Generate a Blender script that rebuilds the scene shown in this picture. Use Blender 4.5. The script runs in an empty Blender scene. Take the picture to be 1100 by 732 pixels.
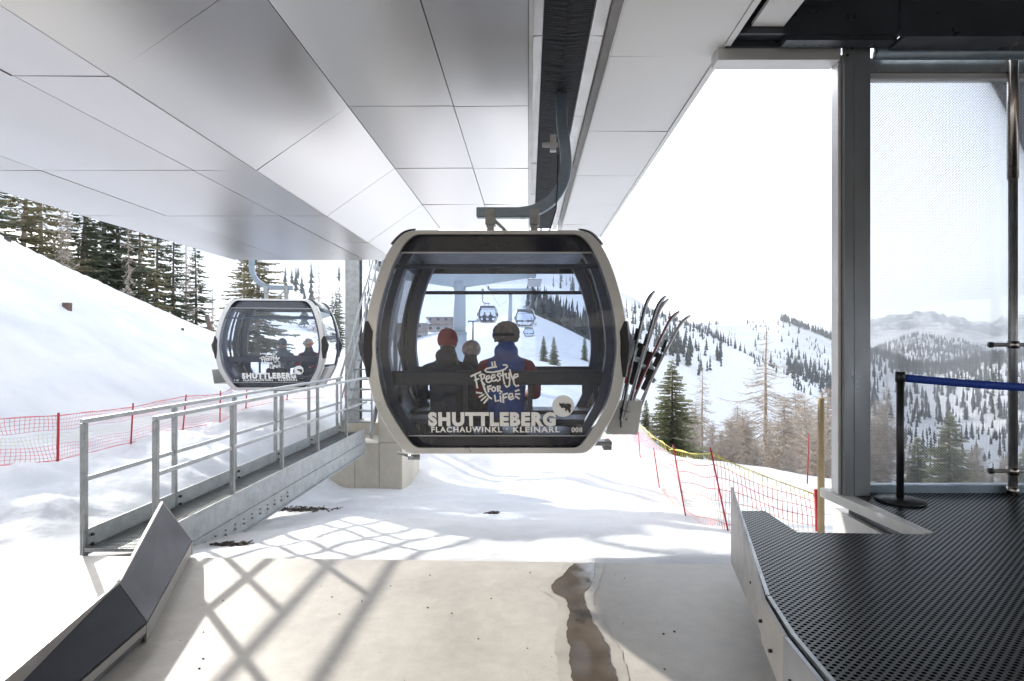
import bpy, math, random
import numpy as np
from mathutils import Vector, Matrix
R = math.radians
PI = math.pi
random.seed(7)
S = bpy.context.scene
C = S.collection
F = 600.0; CX = 568.0; CY = 372.0; EYE = 1.7

def P(px, py, Y):
    "world point that stands at depth Y along the sight line of a pixel"
    return Vector(((px - CX) / F * Y, Y, EYE + (CY - py) / F * Y))

# ------------------------------------------------------------------ materials
def new_mat(name):
    m = bpy.data.materials.new(name); m.use_nodes = True
    nt = m.node_tree; b = nt.nodes['Principled BSDF']
    return m, nt, b

def coords(nt, scale=(1, 1, 1)):
    tc = nt.nodes.new('ShaderNodeTexCoord'); mp = nt.nodes.new('ShaderNodeMapping')
    mp.inputs['Scale'].default_value = scale
    nt.links.new(tc.outputs['Object'], mp.inputs['Vector'])
    return mp.outputs['Vector']

def noise(nt, vec, scale, detail=4, rough=.55, dist=0):
    n = nt.nodes.new('ShaderNodeTexNoise')
    n.inputs['Scale'].default_value = scale; n.inputs['Detail'].default_value = detail
    n.inputs['Roughness'].default_value = rough; n.inputs['Distortion'].default_value = dist
    nt.links.new(vec, n.inputs['Vector'])
    return n.outputs['Fac']

def ramp(nt, fac, stops):
    r = nt.nodes.new('ShaderNodeValToRGB'); e = r.color_ramp.elements
    while len(e) > len(stops): e.remove(e[-1])
    while len(e) < len(stops): e.new(.5)
    for i, (p, c) in enumerate(stops):
        e[i].position = p; e[i].color = (c[0], c[1], c[2], 1) if hasattr(c, '__len__') else (c, c, c, 1)
    nt.links.new(fac, r.inputs['Fac'])
    return r.outputs['Color']

def math_(nt, op, a, b=None, c=None):
    n = nt.nodes.new('ShaderNodeMath'); n.operation = op
    for i, v in enumerate((a, b, c)):
        if v is None: continue
        if isinstance(v, (int, float)): n.inputs[i].default_value = v
        else: nt.links.new(v, n.inputs[i])
    return n.outputs[0]

def M(name, col, rough=.5, metal=0, var=.12, scale=6, stretch=(1, 1, 1), bump=0, bscale=40, coat=0, rvar=.1, spec=.5):
    m, nt, b = new_mat(name)
    v = coords(nt, stretch)
    n = noise(nt, v, scale, 5)
    lo = [c * (1 - var) for c in col]; hi = [min(1, c * (1 + var)) for c in col]
    nt.links.new(ramp(nt, n, [(.3, lo), (.7, hi)]), b.inputs['Base Color'])
    rr = ramp(nt, noise(nt, v, scale * 2.3, 4), [(.3, max(0.02, rough - rvar)), (.7, min(1, rough + rvar))])
    nt.links.new(rr, b.inputs['Roughness'])
    b.inputs['Metallic'].default_value = metal
    b.inputs['Coat Weight'].default_value = coat
    b.inputs['Specular IOR Level'].default_value = spec
    if bump:
        bp = nt.nodes.new('ShaderNodeBump'); bp.inputs['Strength'].default_value = bump; bp.inputs['Distance'].default_value = .01
        nt.links.new(noise(nt, v, bscale, 5), bp.inputs['Height']); nt.links.new(bp.outputs[0], b.inputs['Normal'])
    return m

def glass_mat(name, tint, refl=.9, rough=.01, base=.04, dots=None, ior=1.45, dust_veil=0):
    m = bpy.data.materials.new(name); m.use_nodes = True
    nt = m.node_tree; nt.nodes.clear()
    out = nt.nodes.new('ShaderNodeOutputMaterial')
    tr = nt.nodes.new('ShaderNodeBsdfTransparent'); tr.inputs[0].default_value = (*tint, 1)
    gl = nt.nodes.new('ShaderNodeBsdfGlossy'); gl.inputs['Roughness'].default_value = rough
    gl.inputs['Color'].default_value = (refl, refl, refl, 1)
    fr = nt.nodes.new('ShaderNodeFresnel'); fr.inputs['IOR'].default_value = ior
    fac = math_(nt, 'ADD', fr.outputs[0], base)
    mx = nt.nodes.new('ShaderNodeMixShader')
    if dust_veil:
        tr0 = tr; du = nt.nodes.new('ShaderNodeBsdfDiffuse'); du.inputs[0].default_value = (.75, .76, .78, 1)  # pale veil put in to lift shadows behind glass, patchy like dust smears
        md = nt.nodes.new('ShaderNodeMixShader')
        dn = noise(nt, coords(nt, (1, 1, .35)), 3.2, 6, .7)
        nt.links.new(math_(nt, 'MULTIPLY', dn, dust_veil * 2), md.inputs[0])
        nt.links.new(tr.outputs[0], md.inputs[1]); nt.links.new(du.outputs[0], md.inputs[2]); tr = md
    nt.links.new(fac, mx.inputs[0]); nt.links.new(tr.outputs[0], mx.inputs[1]); nt.links.new(gl.outputs[0], mx.inputs[2])
    res = mx.outputs[0]
    if dots:
        tc = nt.nodes.new('ShaderNodeTexCoord'); sp = nt.nodes.new('ShaderNodeSeparateXYZ')
        nt.links.new(tc.outputs['Object'], sp.inputs[0])
        a = math_(nt, 'SINE', math_(nt, 'MULTIPLY', sp.outputs[0], 2 * PI / dots))
        c = math_(nt, 'SINE', math_(nt, 'MULTIPLY', sp.outputs[2], 2 * PI / dots))
        g = math_(nt, 'GREATER_THAN', math_(nt, 'MULTIPLY', a, c), .50)
        df = nt.nodes.new('ShaderNodeBsdfDiffuse'); df.inputs[0].default_value = (.42, .43, .46, 1)
        m2 = nt.nodes.new('ShaderNodeMixShader')
        nt.links.new(g, m2.inputs[0]); nt.links.new(res, m2.inputs[1]); nt.links.new(df.outputs[0], m2.inputs[2])
        res = m2.outputs[0]
    nt.links.new(res, out.inputs[0])
    return m

def snow_mat(name, near=True):
    m, nt, b = new_mat(name)
    v = coords(nt)
    geo = nt.nodes.new('ShaderNodeNewGeometry')
    cd = nt.nodes.new('ShaderNodeVectorMath'); cd.operation = 'LENGTH'
    nt.links.new(geo.outputs['Position'], cd.inputs[0])
    far = math_(nt, 'MULTIPLY', math_(nt, 'SUBTRACT', cd.outputs['Value'], 900.), 1 / 1500.)
    far = math_(nt, 'MINIMUM', math_(nt, 'MAXIMUM', far, 0), 1)
    # rock shows where the far slopes are steep
    sp = nt.nodes.new('ShaderNodeSeparateXYZ'); nt.links.new(geo.outputs['Normal'], sp.inputs[0])
    steep = math_(nt, 'SUBTRACT', 1.0, sp.outputs[2])
    rk = math_(nt, 'ADD', math_(nt, 'MULTIPLY', steep, 1.3), math_(nt, 'MULTIPLY', noise(nt, v, .012, 8, .7), .9))
    rock = math_(nt, 'MULTIPLY', ramp(nt, rk, [(.46, 0), (.58, 1)]), far)
    mix = nt.nodes.new('ShaderNodeMix'); mix.data_type = 'RGBA'
    nt.links.new(rock, mix.inputs[0])
    sc = ramp(nt, noise(nt, v, .6, 6), [(.25, (.52, .54, .57)), (.62, (.68, .68, .685))])
    nt.links.new(sc, mix.inputs[6]); mix.inputs[7].default_value = (.24, .25, .27, 1)
    nt.links.new(mix.outputs[2], b.inputs['Base Color'])
    b.inputs['Roughness'].default_value = .75
    b.inputs['Specular IOR Level'].default_value = .25
    bp = nt.nodes.new('ShaderNodeBump'); bp.inputs['Strength'].default_value = .5; bp.inputs['Distance'].default_value = .05
    h = math_(nt, 'ADD', noise(nt, v, 2.2, 8, .65), math_(nt, 'MULTIPLY', noise(nt, v, 14, 4), .25))
    nt.links.new(h, bp.inputs['Height']); nt.links.new(bp.outputs[0], b.inputs['Normal'])
    return m

def concrete_mat(name, col, var=.16):
    m, nt, b = new_mat(name)
    v = coords(nt)
    n1 = noise(nt, v, .9, 8, .62, .5); n2 = noise(nt, v, 9, 6, .7); n3 = noise(nt, v, 60, 3)
    s = math_(nt, 'ADD', math_(nt, 'MULTIPLY', n1, .6), math_(nt, 'MULTIPLY', n2, .3))
    s = math_(nt, 'ADD', s, math_(nt, 'MULTIPLY', n3, .1))
    lo = [c * (1 - var) for c in col]; hi = [c * (1 + var) for c in col]
    c0 = ramp(nt, s, [(.38, lo), (.62, hi)])
    # scattered dark specks and small stains of grit
    vo = nt.nodes.new('ShaderNodeTexVoronoi'); vo.inputs['Scale'].default_value = 1.7; vo.feature = 'F1'
    nt.links.new(v, vo.inputs['Vector'])
    sp = ramp(nt, vo.outputs['Distance'], [(.003, .4), (.006, 1)])
    mx = nt.nodes.new('ShaderNodeMix'); mx.data_type = 'RGBA'; mx.blend_type = 'MULTIPLY'; mx.inputs[0].default_value = 1
    nt.links.new(c0, mx.inputs[6]); nt.links.new(sp, mx.inputs[7])
    nt.links.new(mx.outputs[2], b.inputs['Base Color'])
    nt.links.new(ramp(nt, s, [(.35, .42), (.65, .6)]), b.inputs['Roughness'])
    bp = nt.nodes.new('ShaderNodeBump'); bp.inputs['Strength'].default_value = .25; bp.inputs['Distance'].default_value = .004
    nt.links.new(n2, bp.inputs['Height']); nt.links.new(bp.outputs[0], b.inputs['Normal'])
    return m

def mat_rubber():
    m, nt, b = new_mat('rubber_ring_mat')
    tc = nt.nodes.new('ShaderNodeTexCoord'); sp = nt.nodes.new('ShaderNodeSeparateXYZ')
    nt.links.new(tc.outputs['Object'], sp.inputs[0])
    a = math_(nt, 'SINE', math_(nt, 'MULTIPLY', sp.outputs[0], 2 * PI / .040))
    c = math_(nt, 'SINE', math_(nt, 'MULTIPLY', sp.outputs[1], 2 * PI / .034))
    f = math_(nt, 'ABSOLUTE', math_(nt, 'MULTIPLY', a, c)) if False else math_(nt, 'MULTIPLY', a, c)
    wet = noise(nt, tc.outputs['Object'], 1.6, 5)
    hole = ramp(nt, f, [(.05, 0), (.38, 1)])
    mx = nt.nodes.new('ShaderNodeMix'); mx.data_type = 'RGBA'
    nt.links.new(hole, mx.inputs[0])
    nt.links.new(ramp(nt, wet, [(.3, (.016, .015, .016)), (.7, (.034, .031, .031))]), mx.inputs[6])
    mx.inputs[7].default_value = (.004, .004, .004, 1)
    nt.links.new(mx.outputs[2], b.inputs['Base Color'])
    nt.links.new(ramp(nt, hole, [(0, .33), (1, .9)]), b.inputs['Roughness'])
    sl = math_(nt, 'SUBTRACT', .32, math_(nt, 'MULTIPLY', hole, .32))
    nt.links.new(sl, b.inputs['Specular IOR Level'])
    bp = nt.nodes.new('ShaderNodeBump'); bp.inputs['Strength'].default_value = 1; bp.inputs['Distance'].default_value = .012
    nt.links.new(math_(nt, 'SUBTRACT', 1.0, hole), bp.inputs['Height']); nt.links.new(bp.outputs[0], b.inputs['Normal'])
    return m

MT = {
    'alu': M('brushed_aluminium_panel', (.70, .685, .675), .27, 1, .03, .5, (1, .12, 1), 0, 2.5, rvar=.03),
    'white_panel': M('pale_grey_panel', (.70, .69, .68), .45, .0, .02, .8, rvar=.05),
    'trim': M('pale_metal_trim', (.60, .59, .58), .4, .5, .05, 2),
    'seam': M('dark_joint', (.02, .02, .022), .8),
    'brush': M('black_bristles', (.012, .013, .018), .6, 0, .7, 9, (.4, 9, 1), .9, 30),
    'steel': M('galvanised_steel', (.29, .30, .30), .42, .75, .18, 12, bump=.06, bscale=60),
    'steel_light': M('light_galvanised_steel', (.37, .385, .39), .5, .55, .16, 10),
    'dark_steel': M('painted_dark_steel', (.05, .055, .065), .35, .4, .2, 3, bump=.05),
    'mid_steel': M('grey_coated_column_steel', (.25, .26, .275), .35, .6, .2, 2.2, (1, 1, .3)),
    'blue_steel': M('blue_grey_arm_paint', (.22, .27, .32), .4, .45, .12, 8),
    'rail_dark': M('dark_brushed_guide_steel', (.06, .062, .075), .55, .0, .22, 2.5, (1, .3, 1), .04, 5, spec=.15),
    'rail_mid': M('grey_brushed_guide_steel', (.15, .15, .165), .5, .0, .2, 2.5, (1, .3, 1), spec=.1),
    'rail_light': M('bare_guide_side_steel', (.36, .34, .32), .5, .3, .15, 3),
    'frame': M('champagne_cabin_paint', (.54, .53, .51), .35, .35, .05, 3, coat=.3),
    'liner': M('dark_cabin_lining', (.035, .045, .075), .5, .1, .15, 5),
    'black': M('black_plastic', (.012, .012, .014), .45, 0, .1, 10),
    'panel_dark': M('smoked_cabin_panel', (.016, .018, .028), .18, 0, .2, 2, coat=.5),
    'seat': M('cabin_seat_shell', (.025, .027, .035), .5, 0, .15, 8),
    'roofskin': M('cabin_roof_skin', (.30, .30, .29), .35, .4, .08, 3),
    'lettering': M('white_vinyl_lettering', (.80, .79, .76), .6, 0, .02, 5),
    'red': M('red_plastic', (.45, .02, .03), .5, 0, .15, 8),
    'wood': M('weathered_pole_wood', (.33, .25, .14), .8, 0, .25, 8, (3, 3, .4), .3),
    'brown': M('brown_stake', (.12, .08, .06), .8, 0, .2, 8),
    'net_red': M('red_net_cord', (.68, .13, .12), .7, 0, .1, 5),
    'net_orange': M('orange_net_cord', (.75, .17, .07), .7, 0, .1, 5),
    'net_white': M('pale_net_cord', (.72, .66, .48), .7, 0, .05, 5),
    'net_yellow': M('yellow_net_tape', (.60, .52, .12), .7, 0, .5, 9, (6, 6, 1)),
    'belt': M('blue_webbing', (.01, .05, .33), .6, 0, .15, 30, bump=.2),
    'bark': M('conifer_bark', (.12, .095, .08), .9, 0, .35, 8, (4, 4, .6), .4),
    'bark_pale': M('larch_bark', (.27, .215, .17), .9, 0, .3, 8, (4, 4, .6), .4),
    'needles': M('spruce_needles', (.27, .27, .165), .75, 0, .5, 4, spec=.2),
    'needles_dark': M('dark_spruce_needles', (.12, .135, .09), .75, 0, .55, 3, spec=.2),
    'needles_gold': M('dry_larch_needles', (.21, .19, .11), .8, 0, .35, 1.6, spec=.2),
    'twigs': M('bare_larch_twigs', (.40, .35, .30), .85, 0, .3, 2, spec=.2),
    'far_tree': M('far_conifer', (.065, .072, .07), .85, 0, .4, .08, spec=.1),
    'far_tree_brown': M('far_larch', (.13, .115, .10), .85, 0, .4, .08, spec=.1),
    'hotel_wall': M('hotel_render', (.42, .39, .37), .8, 0, .1, 1),
    'hotel_wood': M('hotel_timber', (.30, .25, .22), .8, 0, .2, 1),
    'win_dark': M('far_window_glass', (.05, .06, .08), .15, 0, .2, 3),
    'snowcap': M('roof_snow', (.78, .79, .80), .8, 0, .04, 2),
    'jacket_dark': M('navy_shell_jacket', (.022, .026, .045), .7, 0, .35, 9, bump=.5, bscale=22),
    'jacket_blue': M('royal_blue_padded_vest', (.015, .075, .34), .6, 0, .25, 9, bump=.5, bscale=18),
    'jacket_red': M('dark_red_sleeve_fabric', (.26, .018, .03), .7, 0, .2, 9, bump=.4, bscale=22),
    'jacket_grey': M('grey_ski_jacket', (.16, .17, .18), .7, 0, .25, 9, bump=.4),
    'hat_red': M('knitted_red_wool', (.34, .015, .03), .9, 0, .2, 30, bump=.8, bscale=90),
    'hat_fur': M('beige_fur_hat', (.27, .21, .18), .95, 0, .3, 20, bump=.9, bscale=70),
    'helmet': M('pale_patterned_helmet', (.50, .40, .36), .4, 0, .45, 22),
    'skin': M('skin', (.50, .30, .22), .55, 0, .06, 8),
    'orange': M('orange_goggle_lens', (.75, .16, .03), .15, 0, .1, 8),
    'teal': M('teal_goggle_lens', (.03, .35, .38), .12, 0, .1, 8),
    'trousers': M('black_ski_trousers', (.03, .03, .036), .75, 0, .2, 9),
    'grit': M('dark_grit', (.07, .055, .045), .9, 0, .4, 20),
    'base_ski': M('silver_ski_base', (.40, .39, .40), .3, .4, .15, 6),
    'top_ski': M('black_ski_topsheet', (.02, .02, .025), .25, 0, .2, 8),
    'rack': M('light_grey_rack_sheet', (.50, .50, .49), .45, .3, .05, 5),
    'tinted_steel': M('warm_reflection_steel', (.42, .38, .35), .22, .95, .1, 3, (1, 1, .2)),
    'tower': M('far_tower_paint', (.36, .40, .42), .6, .2, .08, 1),
    'cable': M('steel_rope', (.06, .06, .065), .6, .5, .1, 9),
    'concrete': concrete_mat('concrete_wall', (.50, .455, .375)),
    'floor': concrete_mat('smooth_concrete_floor', (.48, .45, .405), .2),
    'kerb': concrete_mat('pale_kerb_concrete', (.50, .49, .47)),
    'snow': snow_mat('snow'),
    'rubber': mat_rubber(),
    'glass_cabin': glass_mat('tinted_cabin_glass', (.80, .85, .93), .9, .0, .0, ior=1.38, dust_veil=.045),
    'glass_side': glass_mat('side_cabin_glass', (.78, .83, .90), .9, .02, .34, dust_veil=.05),
    'glass_wall': glass_mat('clear_glass', (.93, .94, .95), .8, .0, .0, dots=.0235, dust_veil=.02),
}
def puddle_mat():
    m, nt, b = new_mat('standing_water')
    v = coords(nt)
    nt.links.new(ramp(nt, noise(nt, v, 3.5, 5), [(.35, (.085, .068, .054)), (.65, (.135, .11, .088))]), b.inputs['Base Color'])
    nt.links.new(ramp(nt, noise(nt, v, 5, 3), [(.4, .06), (.65, .22)]), b.inputs['Roughness'])
    return m
MT['water'] = puddle_mat()
MT['alu'], _nt, _b = new_mat('brushed_aluminium_panel')
_b.inputs['Base Color'].default_value = (.76, .735, .715, 1); _b.inputs['Metallic'].default_value = 1; _b.inputs['Roughness'].default_value = .31
MT['alu'].node_tree.nodes['Principled BSDF'].inputs['Anisotropic'].default_value = .3
MT['damp'] = M('damp_concrete', (.415, .385, .34), .42, 0, .2, 4, rvar=.12)
MT['groove'] = M('formwork_groove', (.22, .20, .17), .8, 0, .2, 6)
MT['net_pink'] = M('faded_pink_net_cord', (.72, .17, .17), .7, 0, .1, 5)

# ------------------------------------------------------------------ mesh builder
class MB:
    def __init__(s): s.v = []; s.f = []
    def add(s, vs, fs):
        n = len(s.v); s.v += [tuple(v) for v in vs]; s.f += [tuple(i + n for i in f) for f in fs]; return s
    def box(s, c, size, rot=None):
        x, y, z = (a / 2 for a in size)
        vs = [Vector(p) for p in [(-x,-y,-z),(x,-y,-z),(x,y,-z),(-x,y,-z),(-x,-y,z),(x,-y,z),(x,y,z),(-x,y,z)]]
        if rot is not None: vs = [rot @ v for v in vs]
        vs = [v + Vector(c) for v in vs]
        return s.add(vs, [(3,2,1,0),(4,5,6,7),(0,1,5,4),(1,2,6,5),(2,3,7,6),(3,0,4,7)])
    def b2(s, a, b):
        a = Vector(a); b = Vector(b)
        return s.box((a + b) / 2, [abs(t) for t in (b - a)])
    def beam(s, a, b, w, h, up=(0, 0, 1)):
        a = Vector(a); b = Vector(b); d = b - a; L = d.length; d.normalize()
        up = Vector(up)
        if abs(d.dot(up)) > .98: up = Vector((0, 1, 0))
        x = d.cross(up).normalized(); z = x.cross(d)
        m = Matrix((x, d, z)).transposed()
        return s.box((a + b) / 2, (w, L, h), m)
    def prism(s, pts, off):
        off = Vector(off); n = len(pts); a = [Vector(p) for p in pts]
        nrm = Vector((0, 0, 0))
        for i in range(n): nrm += a[i].cross(a[(i + 1) % n])
        if nrm.dot(off) > 0: a = a[::-1]
        vs = a + [p + off for p in a]
        fs = [tuple(range(n)), tuple(range(2 * n - 1, n - 1, -1))]
        fs = [tuple(range(n))] + [tuple(reversed(range(n, 2 * n)))] + [(i, i + n, (i + 1) % n + n, (i + 1) % n) for i in range(n)]
        return s.add(vs, fs)
    def tube(s, pts, rad, sides=8, cap=True):
        pts = [Vector(p) for p in pts]; n = len(pts)
        if not hasattr(rad, '__len__'): rad = [rad] * n
        t0 = (pts[1] - pts[0]).normalized()
        ref = Vector((0, 0, 1)) if abs(t0.z) < .9 else Vector((1, 0, 0))
        u = t0.cross(ref).normalized(); rings = []
        for i in range(n):
            t = (pts[min(i + 1, n - 1)] - pts[max(i - 1, 0)]).normalized()
            u = (u - t * u.dot(t)).normalized(); w = t.cross(u)
            rings.append([pts[i] + (u * math.cos(a) + w * math.sin(a)) * rad[i] for a in [2 * PI * k / sides for k in range(sides)]])
        vs = [p for r in rings for p in r]; fs = []
        for i in range(n - 1):
            for k in range(sides):
                k2 = (k + 1) % sides
                fs.append((i * sides + k, i * sides + k2, (i + 1) * sides + k2, (i + 1) * sides + k))
        if cap and sides > 2:
            fs.append(tuple(reversed(range(sides)))); fs.append(tuple(range((n - 1) * sides, n * sides)))
        return s.add(vs, fs)
    def lathe(s, prof, c=(0, 0, 0), sides=16, sx=1, sy=1):
        c = Vector(c); vs = []; fs = []
        for r, z in prof:
            for k in range(sides):
                a = 2 * PI * k / sides
                vs.append(c + Vector((r * math.cos(a) * sx, r * math.sin(a) * sy, z)))
        for i in range(len(prof) - 1):
            for k in range(sides):
                k2 = (k + 1) % sides
                fs.append((i * sides + k, i * sides + k2, (i + 1) * sides + k2, (i + 1) * sides + k))
        fs.append(tuple(reversed(range(sides)))); fs.append(tuple(range((len(prof) - 1) * sides, len(prof) * sides)))
        return s.add(vs, fs)
    def grid(s, rows):
        n = len(rows); m = len(rows[0])
        return s.add([p for r in rows for p in r],
                     [(i * m + j, i * m + j + 1, (i + 1) * m + j + 1, (i + 1) * m + j) for i in range(n - 1) for j in range(m - 1)])
    def build(s, name, mat, parent=None, smooth=False, world=False, bevel=0, solid=0):
        me = bpy.data.meshes.new(name)
        vs = s.v
        if world and parent is not None:
            l = Vector(parent['_w']) if '_w' in parent else parent.location
            vs = [(v[0] - l[0], v[1] - l[1], v[2] - l[2]) for v in vs]
        me.from_pydata(vs, [], s.f); me.update()
        me.materials.append(MT[mat] if isinstance(mat, str) else mat)
        if smooth:
            me.polygons.foreach_set('use_smooth', [True] * len(me.polygons))
        o = bpy.data.objects.new(name, me); C.objects.link(o)
        if parent is not None: o.parent = parent
        if solid:
            md = o.modifiers.new('solid', 'SOLIDIFY'); md.thickness = solid; md.offset = 0
        if bevel:
            md = o.modifiers.new('bevel', 'BEVEL'); md.width = bevel; md.segments = 2; md.limit_method = 'ANGLE'; md.angle_limit = R(40)
        return o

def tag(o, label, cat, group=None, kind=None):
    o['label'] = label; o['category'] = cat
    if group: o['group'] = group
    if kind: o['kind'] = kind
    return o
def thing(name, label, cat, loc=(0, 0, 0), rz=0, group=None):
    o = bpy.data.objects.new(name, None); C.objects.link(o); o.location = loc; o.rotation_euler = (0, 0, rz)
    o.empty_display_size = .1
    return tag(o, label, cat, group)
def structure(o):
    o['kind'] = 'structure'; return o
def copy_tree(src, parent=None):
    c = src.copy(); C.objects.link(c); c.parent = parent
    for ch in [k for k in bpy.data.objects if k.parent == src]: copy_tree(ch, c)
    return c

# ------------------------------------------------------------------ terrain
def fbm_setup():
    rs = np.random.RandomState(3)
    return rs.rand(256, 256)
_T = fbm_setup()
def vnoise(x, y):
    xi = np.floor(x).astype(int); yi = np.floor(y).astype(int); fx = x - xi; fy = y - yi
    fx = fx * fx * (3 - 2 * fx); fy = fy * fy * (3 - 2 * fy)
    g = lambda a, b: _T[a & 255, b & 255]
    return (g(xi, yi) * (1 - fx) + g(xi + 1, yi) * fx) * (1 - fy) + (g(xi, yi + 1) * (1 - fx) + g(xi + 1, yi + 1) * fx) * fy
def fbm(x, y, o=5, ridged=False):
    s = 0 * x; a = 1.; t = 0
    for i in range(o):
        n = vnoise(x + 17.3 * i, y + 9.1 * i)
        if ridged: n = 1 - abs(2 * n - 1)
        s = s + a * n; t += a; a *= .5; x = x * 2.03; y = y * 2.03
    return s / t - .5
def sst(a, b, x):
    t = np.clip((x - a) / (b - a), 0, 1); return t * t * (3 - 2 * t)

COLS = [-600, 0,   240, 330, 400, 440, 500, 560, 575, 600, 640, 680, 700, 720, 745, 775, 800, 838, 850, 870, 900, 935, 955, 985, 1024, 1060, 1100, 1500]
LAY = {
 22:   [380, 390, 405, 412, 415, 418, 418, 420, 421, 424, 432, 450, 475, 490, 505, 515, 520, 525, 527, 530, 535, 540, 545, 550, 555, 560, 560, 560],
 40:   [370, 380, 396, 402, 404, 405, 405, 405, 406, 410, 420, 445, 462, 472, 485, 500, 508, 512, 514, 516, 520, 524, 526, 530, 535, 540, 545, 550],
 110:  [330, 360, 374, 382, 386, 389, 388, 386, 386, 390, 400, 425, 440, 452, 468, 485, 498, 512, 518, 525, 535, 545, 550, 555, 560, 565, 570, 570],
 220:  [250, 330, 352, 360, 362, 366, 352, 336, 339, 350, 370, 398, 412, 425, 442, 460, 475, 495, 500, 510, 525, 535, 540, 548, 555, 560, 565, 570],
 300:  [240, 310, 345, 354, 356, 358, 350, 346, 352, 365, 383, 402, 412, 422, 436, 452, 466, 486, 492, 502, 515, 525, 530, 538, 545, 550, 555, 560],
 700:  [180, 250, 285, 300, 305, 308, 308, 308, 309, 312, 322, 328, 337, 343, 352, 366, 378, 398, 404, 418, 440, 458, 462, 466, 468, 466, 460, 440],
 950:  [180, 245, 280, 296, 300, 304, 306, 308, 310, 313, 322, 334, 345, 352, 360, 372, 382, 396, 400, 408, 420, 428, 430, 428, 424, 418, 412, 400],
 1600: [120, 180, 225, 240, 250, 255, 262, 272, 276, 283, 300, 320, 332, 340, 347, 346, 345, 343, 347, 355, 367, 378, 384, 394, 394, 386, 379, 365],
 2200: [120, 180, 230, 250, 260, 265, 272, 282, 286, 293, 312, 332, 344, 352, 357, 358, 357, 356, 360, 366, 376, 386, 392, 400, 400, 394, 388, 374],
 3600: [160, 220, 270, 300, 310, 315, 320, 325, 328, 332, 345, 355, 360, 362, 366, 368, 370, 372, 373, 374, 376, 377, 368, 358, 365, 376, 384, 380],
 4600: [160, 220, 270, 300, 310, 315, 320, 325, 328, 332, 345, 355, 360, 362, 366, 368, 370, 372, 373, 374, 374, 372, 372, 370, 370, 374, 376, 376],
 7000: [260, 280, 300, 320, 325, 330, 335, 340, 342, 346, 352, 356, 358, 358, 356, 355, 355, 356, 356, 356, 356, 352, 349, 347, 343, 354, 350, 346],
 9500: [330, 340, 350, 355, 355, 356, 358, 358, 360, 362, 366, 368, 368, 368, 368, 368, 368, 368, 368, 368, 368, 368, 368, 368, 368, 368, 368, 368],
}
LR = sorted(LAY)
def near_z(x, y):
    z = -.05 - .177 * np.clip(y - 4.6, 0, 4.7) + .02 * np.clip(y - 9.3, 0, 30)
    z = z - (.18 * np.clip(y - 9.3, 0, 3.0) - .05 * np.clip(y - 13.5, 0, 8)) * sst(1.2, -1.0, x)
    left = sst(-3.6, -5.4, x)
    z = z * (1 - left) + left * (-.03 + .06 * sst(5, 8, y))
    # rim on the valley side
    d = (x - 4.9) * .85 + (y - 11.6) * .5
    z = z - np.where(x > 0, sst(0, 1, d / 3) * np.clip(d, 0, 60) * .55 * sst(2.2, 4.5, x), 0)
    # banked piste edge on the left
    crest = 5.25 - .24 * (y - 14.8)
    crest = np.clip(crest, 1.2, 9.5)
    t = np.clip((-7.3 - x) / 8., 0, 1)
    z = z + (crest - z) * (t ** 1.15) * (1 - .0 * y)
    over = np.clip(-15.3 - x, 0, 100)
    z = z - np.minimum(over * .25, 3.5)
    # wind-packed lumps
    lump = fbm(x * 1.5, y * 1.5, 5) * .34 * sst(-4, -5, x) * sst(-8.2, -7, x) + fbm(x * .9 + 5, y * .9, 6) * .16
    z = z + lump * sst(4.2, 5.2, np.hypot(x * .0, y))
    return z
def terrain(x, y):
    x = np.asarray(x, float); y = np.asarray(y, float)
    r = np.hypot(x, y)
    px = np.where(y > .05 * r, CX + F * x / np.maximum(y, 1e-3), np.where(x > 0, 1500, -600))
    px = np.clip(px, -600, 1500)
    Yd = np.maximum(y, .35 * r)
    zs = []
    for k in LR:
        zs.append(-(np.interp(px, COLS, LAY[k]) - CY) / F * (Yd / np.maximum(r, .01)) * k + EYE)
    zl = zs[0].copy()
    for i in range(len(LR) - 1):
        t = np.clip((r - LR[i]) / (LR[i + 1] - LR[i]), 0, 1)
        zl = np.where(r >= LR[i], zs[i] * (1 - t) + zs[i + 1] * t, zl)
    amp = np.clip((r - 60) / 500, 0, 1)
    zl = zl + fbm(x / 160., y / 160., 6) * 14 * amp + (fbm(x / 420. + 3, y / 420., 7, True) - .12) * (30 * sst(1800, 3000, r) + 430 * sst(5000, 7000, r)) + fbm(x / 14., y / 14., 4) * .8 * sst(18, 60, r)
    zn = near_z(x, y)
    a = np.where(px < 250, 30, 12); b = np.where(px < 250, 46, 22)
    w = sst(0, 1, (r - a) / (b - a))
    z = zn * (1 - w) + zl * w
    # under the station slab
    z = np.where((y < 4.35) & (x > -9), np.minimum(z, -.25), z)
    return z
def tz(x, y): return float(terrain(np.array([x]), np.array([y]))[0])

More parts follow.
